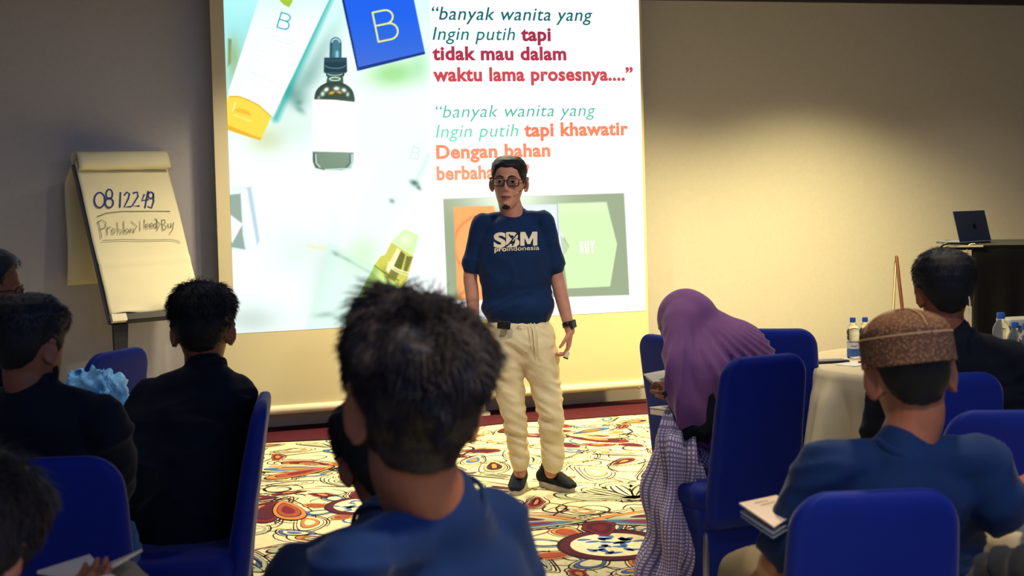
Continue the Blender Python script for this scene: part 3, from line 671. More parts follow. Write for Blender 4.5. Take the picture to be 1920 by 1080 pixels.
h1 = h0 + Vector((0, 0, .014)); H_ = .20
lid = lbx('lid', [h1, h1 + lr * .265, h1 + lr * .265 + lu * H_, h1 + lu * H_], .007, -ln * -1, M_LAPTOP, lap)
lnn = lr.cross(lu).normalized(); 
if lnn.dot(CAM - h1) < 0: lnn = -lnn
c = h1 + lr * .15 + lu * H_ * .48 + ln * .0085
b = MB(); R_ = .017
out = []
for i in range(28):
    t = 2 * PI * i / 28; rr = R_ * (1 - .13 * max(0, math.cos(t - PI / 2)) ** 8 - .08 * max(0, math.cos(t + PI / 2)) ** 10)
    x, y = rr * .92 * math.cos(t), rr * math.sin(t)
    bite = Vector((x - R_ * 1.12, y - R_ * .12)); 
    if bite.length < R_ * .55: bite = bite.normalized() * R_ * .55; x, y = bite.x + R_ * 1.12, bite.y + R_ * .12
    out.append((x, y))
M_ = lambda p: c + lr * p[0] + lu * p[1]
b.add([M_(p) for p in out] + [M_(p) + ln * .001 for p in out] , [tuple(range(28)), tuple(range(55, 27, -1))] + [(i, i + 28, (i + 1) % 28 + 28, (i + 1) % 28) for i in range(28)])
lf = [(.001, R_ * 1.05), (.004, R_ * 1.45), (.010, R_ * 1.7), (.008, R_ * 1.3)]
b.add([M_(p) + ln * .001 for p in lf] + [M_(p) for p in lf], [(0, 1, 2, 3), (7, 6, 5, 4), (0, 4, 5, 1), (1, 5, 6, 2), (2, 6, 7, 3), (3, 7, 4, 0)])
b.build('lid_emblem', M_BLK, lap, True, smooth=False)
b = MB(); b.tube([P(1764, 478, 8.86), P(1764, 464, 8.86), P(1775, 457, 8.86), P(1800, 456.5, 8.86), P(1815, 457, 8.9)], .007, n=8); 
tag(b.build('black_cable', M_BLK, None), 'thick black cable looping over the left end of the black desk', 'cable')
b = MB(); b.tube([P(1828, 457.5, 8.86), P(1818, 459, 8.85), P(1813, 468, 8.84), P(1810, 484, 8.84), P(1809, 520, 8.84)], .004, n=8)
tag(b.build('white_cable', M_WIRE, None), 'thin white cable hanging from the laptop down the black drape', 'cable')
# wooden easel stand by the wall
e0 = P(1681, 482, 9.6)
es = empty('wooden_stand', e0.xy.to_3d(), 0, 'slim wooden tripod stand against the wall behind the man in the brown cap', 'stand')
b = MB(); f = P(1694, 600, 9.45); d = (f - e0); f2 = e0 + d * (e0.z / -d.z) if d.z < 0 else f
b.tube([e0, f2 + Vector((0, 0, .005))], .012, n=8, sub=1); b.build('leg', M_WOOD, es, True)
b = MB(); f = P(1674, 600, 9.7); d = (f - e0); f3 = e0 + d * (e0.z / -d.z); b.tube([e0, f3 + Vector((0, 0, .005))], .007, n=8, sub=1); b.build('leg', M_CASE, es, True)
b = MB(); b.tube([e0 + Vector((0, .02, -.03)), Vector((e0.x + .05, e0.y + .45, .01))], .009, n=8, sub=1); b.build('leg', M_WOOD, es, True)
# ================================================================= banquet chairs in blue stretch covers
def rrect(w, d, r, n=6, cx=0, cy=0):
    r = min(r, w / 2 - 1e-4, d / 2 - 1e-4); out = []
    for (sx, sy, a0) in ((1, 1, 0), (-1, 1, PI / 2), (-1, -1, PI), (1, -1, 1.5 * PI)):
        for i in range(n): a = a0 + PI / 2 * i / (n - 1); out.append((cx + sx * (w / 2 - r) + r * math.cos(a), cy + sy * (d / 2 - r) + r * math.sin(a)))
    return out
def make_chair():
    root = empty('banquet_chair', (0, 0, 0), 0, 'x', 'chair', 'banquet chairs in royal blue covers')
    # back
    zt, zb_, wt, wb, R_ = .95, .33, .355, .40, .085
    rings = []
    zs = list(np.linspace(zb_, zt - R_, 14)) + [zt - R_ + R_ * math.sin(PI / 2 * k / 9) for k in range(1, 10)]
    for z in zs:
        f = (z - zb_) / (zt - zb_); wd = wb + (wt - wb) * f; th = .085 - .03 * f
        if z > zt - R_:
            q = 1 - math.sqrt(max(0, 1 - ((z - (zt - R_)) / R_) ** 2)); wd -= 2 * R_ * q * .96; th *= (1 - .75 * q ** 1.5)
        y = -.205 - .085 * f - .02 * f * f
        ring = []
        for (x, yy) in rrect(max(wd, .03), th, th * .48):
            ring.append(Vector((x, y + yy - .012 * (1 - (2 * x / max(wd, .05)) ** 2) * (1 if yy > 0 else -.6) , z)))
        rings.append(ring)
    b = MB(); b.loft(rings); me = b.mesh()
    displace(me, lambda co, no: np.array([.0022 * noise.noise(Vector((c[0] * 7, c[1] * 7, c[2] * 12))) for c in co]))
    bm = bmesh.new(); bm.from_mesh(me); bmesh.ops.recalc_face_normals(bm, faces=bm.faces); bm.to_mesh(me); bm.free()
    link('back_cover', me, M_BLUE, root)
    # seat
    b = MB(); rings = []
    for z, g in ((.385, -.01), (.40, .0), (.44, .004), (.462, -.006), (.472, -.03), (.476, -.09)):
        rings.append([Vector((x, y, z + (.006 if z > .47 else 0))) for x, y in rrect(.43 + 2 * g, .44 + 2 * g, .06 + max(-.04, g))])
    b.loft(rings); b.build('seat_cover', M_BLUE, root)
    # skirt: stretched down to four feet with an arched hem
    b = MB(); rings = []; base = rrect(.425, .435, .05, n=10)
    for k in range(12):
        f = k / 11; ring = []
        for (x, y) in base:
            cornerness = max(0.0, min(abs(x) / .2125, 1) * min(abs(y) / .2175, 1)); cn = cornerness ** 3
            pull = .035 * math.sin(PI * min(1, f * 1.1)) * (1 - cn) + .02 * f * (1 - cn)
            ln_ = math.hypot(x, y); z = .395 * (1 - f) + f * (.03 + .08 * (1 - cn) ** 2)
            ox = x * (1 - pull / ln_ + .10 * f * cn); oy = y * (1 - pull / ln_ + .10 * f * cn)
            ring.append(Vector((ox, oy, z)))
        rings.append(ring)
    b.loft(rings, cap=False); o = b.build('skirt', M_BLUE, root); md = o.modifiers.new('s', 'SOLIDIFY'); md.thickness = .004; md.offset = -1
    for sx in (-1, 1):
        for sy in (-1, 1):
            b = MB(); b.tube([(sx * .18, sy * .185, .38), (sx * .207, sy * .212, .012)], .0125, n=10, sub=1); b.lathe([(.0, 0), (.017, 0), (.018, .012), (.013, .02)], (sx * .207, sy * .212, 0), 12)
            b.build('leg', M_METAL, root)
    return root
def dup(root, loc, rz_, label, sc_=1.0):
    r = root.copy(); COL.objects.link(r); r.location = loc; r.rotation_euler = (0, 0, rz_); r.scale = (sc_,) * 3; r['label'] = label
    for ch in list(root.children):
        c = ch.copy(); COL.objects.link(c); c.parent = r
    return r
CH0 = make_chair(); ch_used = [False]
def chair(px, d, yaw, label, ztop_px=None, sc_=None, wpx=None):
    yaw = math.radians(yaw)
    top = P(px, ztop_px, d); s_ = sc_ or top.z / .95
    fw = Vector((-math.sin(yaw), math.cos(yaw), 0)); base = top.xy.to_3d() + fw * .31 * s_
    if not ch_used[0]:
        ch_used[0] = True; CH0.location = base; CH0.rotation_euler = (0, 0, yaw); CH0.scale = (s_,) * 3; CH0['label'] = label; return CH0
    return dup(CH0, base, yaw, label, s_)
CHR = {}
CHR['H'] = chair(1641, 2.93, 4, 'blue covered chair directly behind the man in the brown knitted cap, nearest at right', 919)
CHR['A'] = chair(85, 3.42, 3, 'blue covered chair at the lower left under the black-shirted man with thinning hair', 858)
CHR['C'] = chair(494, 4.62, 97, 'blue covered chair seen edge-on at the right of the young man by the screen', 742)
CHR['I'] = chair(1778, 4.4, 8, 'blue covered chair of the man with the white earphone wire, right of the brown cap', 700)
CHR['G'] = chair(1434, 5.12, 24, 'tall blue covered chair whose back hides the side of the woman in purple', 666)
CHR['small'] = chair(222, 5.75, 66, 'small blue covered chair below the flipchart beside the pale blue bag', 656)
CHR['left'] = chair(1246, 6.15, -56, 'blue covered chair half hidden behind the papers of the woman in purple', 629)
CHR['mid'] = chair(1456, 6.3, -12, 'blue covered chair standing between the purple headscarf and the bottle table', 616)
CHR['right'] = chair(1897, 3.87, -6, 'blue covered chair at the right edge behind the brown-capped man\u2019s right shoulder', 769)

# ================================================================= tables with cloths
def cloth_table(c, R_, H_, lab_t, lab_c, nf=17, seed=0, hang=.70):
    t = empty('round_table', (c.x, c.y, 0), 0, lab_t, 'table')
    b = MB(); b.lathe([(0.01, H_ - .03), (R_ - .012, H_ - .03), (R_ - .006, H_ - .015), (R_ - .012, H_ - .004), (.01, H_ - .004)], n=48); b.build('table_top', M_WOOD, t)
    for k in range(4):
        a = k * PI / 2 + .4; b = MB(); b.tube([(R_ * .55 * math.cos(a), R_ * .55 * math.sin(a), H_ - .03), (R_ * .62 * math.cos(a), R_ * .62 * math.sin(a), .01)], .016, n=10, sub=1); b.build('leg', M_METAL, t)
    rr = random.Random(seed); ph = [rr.uniform(0, 6) for _ in range(4)]; N = 220; rows = []
    for r_ in (0.01, .3, .6, .85, .97): rows.append([Vector((r_ * R_ * math.cos(2 * PI * j / N), r_ * R_ * math.sin(2 * PI * j / N), H_ + .002)) for j in range(N)])
    for k in range(26):
        f = k / 25; z = H_ - .002 - hang * f; ring = []
        for j in range(N):
            a = 2 * PI * j / N; w_ = math.sin(nf * a + ph[0] + 1.2 * math.sin(3 * a + ph[1])) + .4 * math.sin(2.1 * nf * a + ph[2])
            w_ = math.copysign(abs(w_) ** .8, w_)
            rad = R_ + .004 + .010 * min(1, f * 8) + (.085 * min(1, f * 1.8) ** .8) * (w_ * 1.0 + .35) * min(1, f * 6)
            ring.append(Vector((rad * math.cos(a), rad * math.sin(a), z)))
        rows.append(ring)
    b = MB(); b.loft(rows, cap=False); o = b.build('tablecloth', M_CLOTH); o.location = (c.x, c.y, 0); tag(o, lab_c, 'tablecloth')
    md = o.modifiers.new('s', 'SOLIDIFY'); md.thickness = .003; md.offset = 1
    return t
T1 = P(1752, 676, 6.45); T1.z = 0
cloth_table(T1, .60, .75, 'round table under the beige cloth that carries the water bottles', 'beige floor-length cloth hanging in folds from the bottle table', 16, 1)
T2 = P(2060, 960, 3.62); T2.z = 0
cloth_table(T2, .42, .74, 'round table at the right edge beside the capped man\u2019s elbow', 'grey beige cloth hanging in folds at the lower right corner', 13, 4)
T3 = P(120, 760, 5.9); T3.z = 0
cloth_table(T3, .45, .75, 'round table mostly hidden behind the two black-shirted men at left', 'beige cloth hidden behind the two black-shirted men at left, under the blue bag', 15, 8)

# ---------------- bottles, phone, papers
def bottle(px, pyb, z, label, h=.21, grp='water bottles on the far table', src=[None]):
    c = PZ(px, pyb, z)
    if src[0] is not None:
        r = src[0].copy(); COL.objects.link(r); r.location = c; r['label'] = label; r.scale = (h / .21,) * 3; r.rotation_euler = (0, 0, px)
        for ch in src[0].children: q = ch.copy(); COL.objects.link(q); q.parent = r
        return r
    root = empty('water_bottle', c, 0, label, 'bottle', grp)
    prof = [(.006, .002), (.026, 0), (.031, .006), (.031, .03)]
    for k in range(5): prof += [(.0295, .035 + k * .008), (.031, .039 + k * .008)]
    prof += [(.031, .08), (.0305, .082), (.0305, .112), (.031, .115), (.0285, .119), (.031, .124), (.0315, .14), (.029, .155), (.022, .168), (.014, .178), (.0125, .182), (.0125, .192)]
    b = MB(); b.lathe(prof, n=28); b.build('bottle_body', M_PET, root)
    b = MB(); b.lathe([(.0132, .186), (.0150, .187), (.0150, .206), (.0135, .209), (.002, .209)], n=24); autosmooth(b.build('cap', M_CAPB, root))
    b = MB(); b.lathe([(.0316, .012), (.0316, .060)], n=28, cap=False); b.build('label_band', M_LABEL, root)
    b = MB(); b.lathe([(.0318, .052), (.0318, .084)], n=28, cap=False); b.build('label_panel', M_LABELW, root)
    b = MB(); b.tube([(.0322 * math.cos(t), .0322 * math.sin(t), .066 + .002 * math.sin(t * 9)) for t in np.linspace(-2.1, -1.2, 9)], .0018, n=5, sub=1); b.build('label_mark', M_RED, root)
    src[0] = root; root.scale = (h / .21,) * 3; return root
bottle(1600, 672, .754, 'clear water bottle with a blue cap standing free behind the black phone', .190)
bottle(1623, 669, .754, 'clear water bottle partly hidden by the brown knitted cap', .185)
bottle(1878, 690, .754, 'water bottle whose blue cap peeks just above the shoulder of the man with earphones', .24)
bottle(1904, 700, .754, 'water bottle between the two blue caps at the right edge, mostly hidden by a shoulder', .215)
bottle(1925, 712, .754, 'water bottle cut by the right edge of the picture', .23)
# white lidded box
c = PZ(1920, 680, .754); t = empty('lidded_box', c, 0, 'white lidded container behind the bottles at the right edge', 'container'); t.rotation_euler = (0, 0, .2)
b = MB(); b.box((-.09, -.05, 0), (.09, .05, .17)); b.build('box_body', M_GREY, t, bevel=.01, smooth=False)
b = MB(); b.box((-.10, -.06, .17), (.10, .06, .20)); b.build('lid', M_CASE, t, bevel=.008, smooth=False)
c = PZ(1558, 680, .754); t = empty('phone', c, math.radians(10), 'black phone lying on the bottle table near its left edge', 'phone')
b = MB(); b.box((-.075, -.04, 0), (.075, .04, .012)); b.build('phone_body', M_BLK, t, bevel=.004, smooth=False)
b = MB(); b.box((-.066, -.034, .0122), (.066, .034, .0135)); b.build('screen', M_GREY, t, smooth=False)
def sheets(name, c, rzv, w_, d_, n, label, cat, m=M_WHITE, th=.0015):
    t = empty(name, c, rzv, label, cat)
    for k in range(n):
        b = MB(); b.box((-w_ / 2, -d_ / 2, k * th), (w_ / 2, d_ / 2, k * th + th * .8), Matrix.Rotation(.12 * k * (-1) ** k, 4, 'Z')); b.build('sheet', m, t, smooth=False)
    return t
sheets('paper_stack', PZ(1604, 683, .754), .5, .16, .11, 3, 'small stack of white papers in front of the bottles', 'papers')
sheets('napkin', PZ(1588, 673, .754), .1, .10, .05, 2, 'white napkin lying behind the black phone', 'napkin')
b = MB(); q = PZ(1610, 679, .764); b.tube([q, q + Vector((.05, .03, .0)), q + Vector((.11, .06, .0))], .004, n=8, sub=1); tag(b.build('pen', M_RED), 'dark red pen resting on the papers by the bottles', 'pen')
sheets('paper_stack', PZ(1925, 950, .744), .3, .16, .20, 4, 'white printed papers by the elbow on the lower right table', 'papers')
b = MB(); q = PZ(1912, 935, .756); b.box((-.03, -.015, 0), (.04, .015, .014), Matrix.Translation(q)); tag(b.build('red_marker', M_RED, smooth=False, bevel=.005), 'dark red object on the papers at the right edge', 'marker')
# pale blue plastic bag on the left table
bb = P(196, 735, 5.6); t = empty('plastic_bag', Vector((bb.x, bb.y, .754)), 0, 'crumpled pale blue plastic bag on the table between the two black-shirted men', 'bag')
b = MB()
for (px, py, r1) in ((150, 722, .055), (178, 722, .07), (208, 735, .07), (222, 752, .05), (190, 770, .10), (160, 760, .08)): b.ell(P(px, py, 5.6), (r1 * 1.08, r1 * .86, r1 * .9))
me = remesh(b, .010, 3); displace(me, folds(.030, 17, 17, 13, 3.0, .5)); link('bag_body', me, M_BAG, t, True)
b = MB(); b.tube([P(132, 735, 5.6), P(138, 702, 5.6), P(152, 692, 5.6), P(164, 706, 5.6), P(170, 725, 5.6)], [(.014, .004)] * 5, n=8); b.build('handle', M_BAG, t, True)
def leafboard(name, corners, th, m, parent=None, bevel=0.0):
    cs = [Vector(c) for c in corners]; nv = (cs[1] - cs[0]).cross(cs[3] - cs[0]).normalized()
    if nv.z > 0: nv = -nv
    b = MB(); b.add(cs + [c + nv * th for c in cs], [(3, 2, 1, 0), (4, 5, 6, 7), (0, 1, 5, 4), (1, 2, 6, 5), (2, 3, 7, 6), (3, 0, 4, 7)])
    return b.build(name, m, parent, True, smooth=False, bevel=bevel)
# open notebook held at the lower left
nb = empty('open_notebook', P(155, 1078, 2.75), 0, 'open notebook with blank pages held at the lower left corner', 'notebook')
leafboard('left_page', [P(70, 1070, 2.68), P(158, 1084, 2.66), P(190, 1062, 2.82), P(168, 1039, 2.92)], .006, M_PAGE, nb)
leafboard('right_page', [P(150, 1084, 2.66), P(215, 1058, 2.66), P(266, 1029, 2.90), P(190, 1061, 2.82)], .005, M_PAGE, nb)
leafboard('page_edge', [P(140, 1092, 2.62), P(208, 1076, 2.62), P(215, 1079, 2.7), P(160, 1090, 2.7)], .004, M_WHITE, nb)
# papers of the woman in purple
pb = empty('handout', P(1236, 712, 5.6), 0, 'white printed handout held open in front of the woman in purple', 'papers')
leafboard('top_sheet', [P(1207, 701, 5.66), P(1246, 732, 5.5), P(1290, 722, 5.6), P(1266, 690, 5.8)], .004, M_WHITE, pb)
leafboard('under_sheet', [P(1211, 707, 5.662), P(1247, 740, 5.5), P(1290, 728, 5.6), P(1266, 697, 5.8)], .004, M_PAGE, pb)
leafboard('print_block', [P(1236, 711, 5.6), P(1248, 722, 5.54), P(1270, 716, 5.6), P(1256, 705, 5.68)], -.0012, M_GREY, pb)
pb = empty('thick_book', P(1240, 770, 5.55), 0, 'thick cream book resting on the knee of the woman in purple', 'book')
leafboard('cover', [P(1218, 763, 5.65), P(1258, 768, 5.45), P(1300, 765, 5.6), P(1262, 759, 5.8)], .005, M_WHITE, pb)
leafboard('pages', [P(1219, 767, 5.645), P(1258, 772, 5.45), P(1300, 769, 5.6), P(1262, 763, 5.8)], .020, M_PAGE, pb)
# booklets of the capped man
pb = empty('notebook_stack', P(1425, 965, 3.1), 0, 'pair of booklets on the lap of the man in the brown cap', 'notebooks')
leafboard('top_page', [P(1386, 943, 3.12), P(1452, 988, 2.98), P(1500, 955, 3.05), P(1456, 928, 3.25)], .003, M_PAGE, pb)
leafboard('under_booklet', [P(1388, 958, 3.12), P(1450, 1000, 2.98), P(1500, 968, 3.05), P(1456, 940, 3.25)], .004, M_PAPERB, pb)
leafboard('lowest_booklet', [P(1389, 966, 3.12), P(1450, 1008, 2.98), P(1500, 978, 3.05), P(1456, 948, 3.25)], .003, M_PAPERB, pb)
def proj_lines(cs, ws, name, par, m):
    b = MB()
    for a, c in zip(cs[::2], cs[1::2]): b.tube([a, c], ws, n=4, sub=1)
    b.build(name, m, par, True)
proj_lines([P(1415, 943, 3.138), P(1440, 938, 3.16), P(1425, 948, 3.11), P(1452, 941, 3.13)], .0008, 'pencil_note', pb, M_INKG)
# ================================================================= people
HZ = [-.135, -.118, -.105, -.085, -.060, -.035, -.010, .020, .050, .075, .095, .108, .1145, .117]
HW = [.010, .026, .040, .050, .0580, .0650, .0700, .0735, .0755, .0735, .0630, .0460, .026, .004]
HF = [.070, .080, .090, .094, .0930, .0920, .0930, .0950, .0940, .0860, .0670, .0430, .020, .000]
HB = [.010, .000, -.045, -.060, -.0700, -.0790, -.0890, -.0980, -.1010, -.0960, -.0800, -.0580, -.034, -.010]
HZ[0] = -.124; HW[0] = .012
def head_pts(z, az, face=0.0):
    hw = np.interp(z, HZ, HW); f = np.interp(z, HZ, HF); bk = np.interp(z, HZ, HB)
    yc = (f + bk) / 2; ry_ = (f - bk) / 2; c, s = np.cos(az), np.sin(az)
    e = 0.88
    tap = np.interp(z, [-.12, -.09, -.05, 0, .06, .117], [.30, .34, .26, .17, .10, .05])
    x = hw * np.sign(s) * np.abs(s) ** e * (1 - tap * np.clip(c, 0, 1) ** 1.3); y = yc + ry_ * np.sign(c) * np.abs(c) ** e
    if face:
        fr = np.clip(c, 0, 1) ** .5
        def g(x0, z0, sx, sz): return np.exp(-((x - x0) / sx) ** 2 - ((z - z0) / sz) ** 2)
        nose = np.interp(z, [-.046, -.040, -.030, -.015, .0, .016, .03], [0, .012, .022, .015, .009, .004, 0])
        nw = np.interp(z, [-.046, -.034, -.02, .01], [.013, .0135, .010, .0075])
        dy = nose * np.exp(-(x / nw) ** 2) + .006 * (g(.015, -.037, .006, .006) + g(-.015, -.037, .006, .006))
        dy += .005 * (g(.026, .024, .018, .007) + g(-.026, .024, .018, .007)) + .003 * g(0, .022, .012, .010)
        dy -= .010 * (g(.030, .002, .014, .011) + g(-.030, .002, .014, .011))
        dy += .004 * (g(.042, -.028, .016, .016) + g(-.042, -.028, .016, .016))
        dy += .006 * g(0, -.064, .022, .005) + .006 * g(0, -.076, .018, .005) - .005 * g(0, -.070, .024, .0022) - .004 * g(0, -.088, .018, .006) + .006 * g(0, -.106, .018, .012)
        y = y + face * fr * dy
    return np.stack([x, y, z + 0 * x], -1)
def head_grid(nz=90, na=96):
    t = np.linspace(0, 1, nz); z = -.124 + .241 * (0.5 - 0.5 * np.cos(PI * (0.04 + .96 * t))) / 1.0
    z = np.clip(z, -.124, .117); az = np.linspace(0, 2 * PI, na, endpoint=False)
    return np.meshgrid(z, az, indexing='ij')
def v3(a): return [Vector(p) for p in a]
class Person: pass
def hand(mb, wrist, dirv, normal, side, s=1.0, curl=.5, spread=.10, thumb=.6):
    d = dirv.normalized(); n = (normal - d * normal.dot(d)).normalized(); t = d.cross(n).normalized() * side      # t: towards the thumb
    W = lambda u, v, w_: wrist + d * u * s + t * v * s + n * w_ * s
    mb.tube([W(-.01, 0, 0), W(.03, .002, .0), W(.07, .0, 0), W(.088, 0, .002)], [(.024 * s, .018 * s), (.034 * s, .016 * s), (.040 * s, .013 * s), (.036 * s, .010 * s)], n=14, side=t)
    for k, (off, L) in enumerate(((.031, .072), (.010, .080), (-.011, .074), (-.030, .058))):
        p = W(.082, off, 0); a = curl * .8; pts = [p]; dd = (d + t * (off * spread * 12)).normalized()
        for j, fl in enumerate((.42, .32, .26)):
            ang = a * (j + .7); q = dd * math.cos(ang) + n * math.sin(ang); p = p + q * L * fl * s; pts.append(p)
        mb.tube(pts, [.0092 * s, .0088 * s, .008 * s, .0068 * s], n=10, sub=3)
    p = W(.018, .028, .006); pts = [p, p + (d * .6 + t * .8 + n * .2).normalized() * .035 * s]
    pts.append(pts[-1] + (d * .9 + t * (.5 - .5 * thumb) + n * .7 * thumb).normalized() * .030 * s); pts.append(pts[-1] + (d * 1.0 + n * thumb - t * .2 * thumb).normalized() * .024 * s)
    mb.tube(pts, [.013 * s, .011 * s, .0095 * s, .0075 * s], n=10, sub=3)
def ear(mb, hc, hR, s, sd, big=1.0):
    o = lambda x, y, z: hc + hR @ (Vector((sd * x, y, z)) * s)
    k = big
    M_ = hR @ Matrix.Rotation(sd * -.8, 3, 'Z')
    mb.ell(o(.083, -.014, -.008), (.0055 * s * k, .0165 * s * k, .030 * s * k), M_, 14, 10)
    c0 = Vector((.085, -.018, -.008)); ax = Matrix.Rotation(-.8, 3, 'Z')
    pts = [o(*(c0 + ax @ Vector((.0, .017 * k * math.cos(t), .032 * k * math.sin(t) * (1 if math.sin(t) > 0 else .85))))) for t in np.linspace(.9, 2 * PI - 1.7, 9)]
    mb.tube(pts, [.0035 * s * k] + [.0052 * s * k] * 7 + [.005 * s * k], n=8, sub=2)
    mb.ell(o(.077, -.010, -.034), (.005 * s, .009 * s, .010 * s), hR, 10, 8)
def add_hair(p, name, m, base=.012, top=.0, zl=None, nstr=0, slen=.03, sr=.0009, lump=.003, flow=(0, -.3, -1), rise=.5, seed=1, crown=(0, -.03, .09), msh=None, tuft=0.0, fade=.016, cs=1.0):
    zg, ag = head_grid(100, 120)
    aa = np.minimum(ag, 2 * PI - ag)
    zl = zl or ([0, .6, .95, 1.25, 1.45, 1.6, 1.9, 2.2, 2.6, 3.2], [.070, .066, .050, .020, -.018, .004, .006, -.030, -.050, -.056])
    line_ = np.interp(aa, zl[0], zl[1]); mk = np.clip((zg - line_) / fade, 0, 1)
    pos = head_pts(zg, ag); rn = np.hypot(pos[..., 0], pos[..., 1] + .018); rt_ = np.clip((-.005 - pos[..., 2]) / .03, 0, 1) * np.clip(-np.cos(ag) * 3, 0, 1) * (p.nr + .004); rt_ = rt_ * (mk > 0); kk = np.maximum(1, rt_ / np.maximum(rn, 1e-4)); pos[..., 0] *= kk; pos[..., 1] = (pos[..., 1] + .018) * kk - .018; cen = np.array([0, -.01, .0]); d = pos - cen; d /= np.linalg.norm(d, axis=-1, keepdims=True)
    up = np.clip((pos[..., 2] - .02) / .09, 0, 1)
    lo = np.clip((pos[..., 2] + .09) / .09, .25, 1)
    th = (base * lo + top * up ** 1.2)
    nz = np.empty(th.shape)
    for i in range(th.shape[0]):
        for j in range(th.shape[1]):
            q = Vector(pos[i, j] * 22) + Vector((seed * 3.1, 0, 0)); nz[i, j] = noise.noise(q) + .5 * noise.noise(q * 2.3)
    th = th + lump * nz * mk * (.3 + up)
    off = np.where(mk > 0, th * mk ** .6 + .0, -.008); off = np.where(mk <= 0, -.008, off)
    pp = pos + d * off[..., None]
    ws = [[p.hc + p.hR @ (Vector(pp[i, j]) * p.s) for j in range(pp.shape[1])] for i in range(pp.shape[0])]
    b = MB(); b.loft(ws); o = b.build(name, m, p.root, True)
    # drop the faces that lie inside the skull
    if nstr:
        rr = np.random.default_rng(seed); b = MB(); K = 5; vs = []; fs = []
        idx = np.argwhere(mk > .25); g0 = np.gradient(pos, axis=0); g1 = np.roll(pos, -1, 1) - pos; ar = np.linalg.norm(np.cross(g0, g1), axis=-1); w_ = np.array([ar[i, j] for i, j in idx]) + 1e-9; w_ /= w_.sum()
        ch = idx[rr.choice(len(idx), nstr, p=w_)]
        cr_ = Vector(crown); fl = Vector(flow)
        for i, j in ch:
            q = Vector(pp[i, j]) ; nn = Vector(d[i, j]); q = q - nn * .006 + Vector(rr.normal(0, .0015, 3))
            u_ = float(up[i, j]); tan = (q - cr_); tan = tan - nn * tan.dot(nn)
            if tan.length < .045: tan = tan + Vector(rr.normal(0, .03, 3)); tan = tan - nn * tan.dot(nn)
            tan = tan.normalized() if tan.length > 1e-5 else Vector((0, 1, 0))
            g = (tan * .9 + fl * .4); g -= nn * g.dot(nn) * .6
            cl = noise.noise_vector(q * 28 + Vector((seed, 0, 0))) * (.5 + tuft)
            dirv = (nn * (rise * (.3 + .9 * u_)) + g * (.75) + cl + Vector(rr.normal(0, .15, 3))).normalized()
            L = slen * (.45 + .55 * u_ if slen > .02 else 1) * rr.uniform(.6, 1.25) * (min(1, mk[i, j] + .2)); pts = []; c = q
            for k in range(K):
                pts.append(c); dirv = (dirv + (g * .28 - nn * .12 + cl * .25)).normalized(); c = c + dirv * L / (K - 1)
            sidev = dirv.cross(nn); sidev = sidev.normalized() if sidev.length > 1e-5 else Vector((1, 0, 0)); k0 = len(vs)
            for k in range(K):
                wd = sr * (1 - .85 * (k / (K - 1)) ** 1.5); x = p.hc + p.hR @ (pts[k] * p.s)
                for q2 in (sidev * wd, sidev * -wd * .6 + nn * wd * .9, sidev * -wd * .6 - nn * wd * .9): vs.append(x + p.hR @ (q2 * p.s))
            for k in range(K - 1):
                a = k0 + 3 * k
                for e in range(3): fs.append((a + e, a + (e + 1) % 3, a + 3 + (e + 1) % 3, a + 3 + e))
        b.add(vs, fs); o2 = b.build('hair_strands', m, o, True); o2['kind'] = 'stuff'
    return o
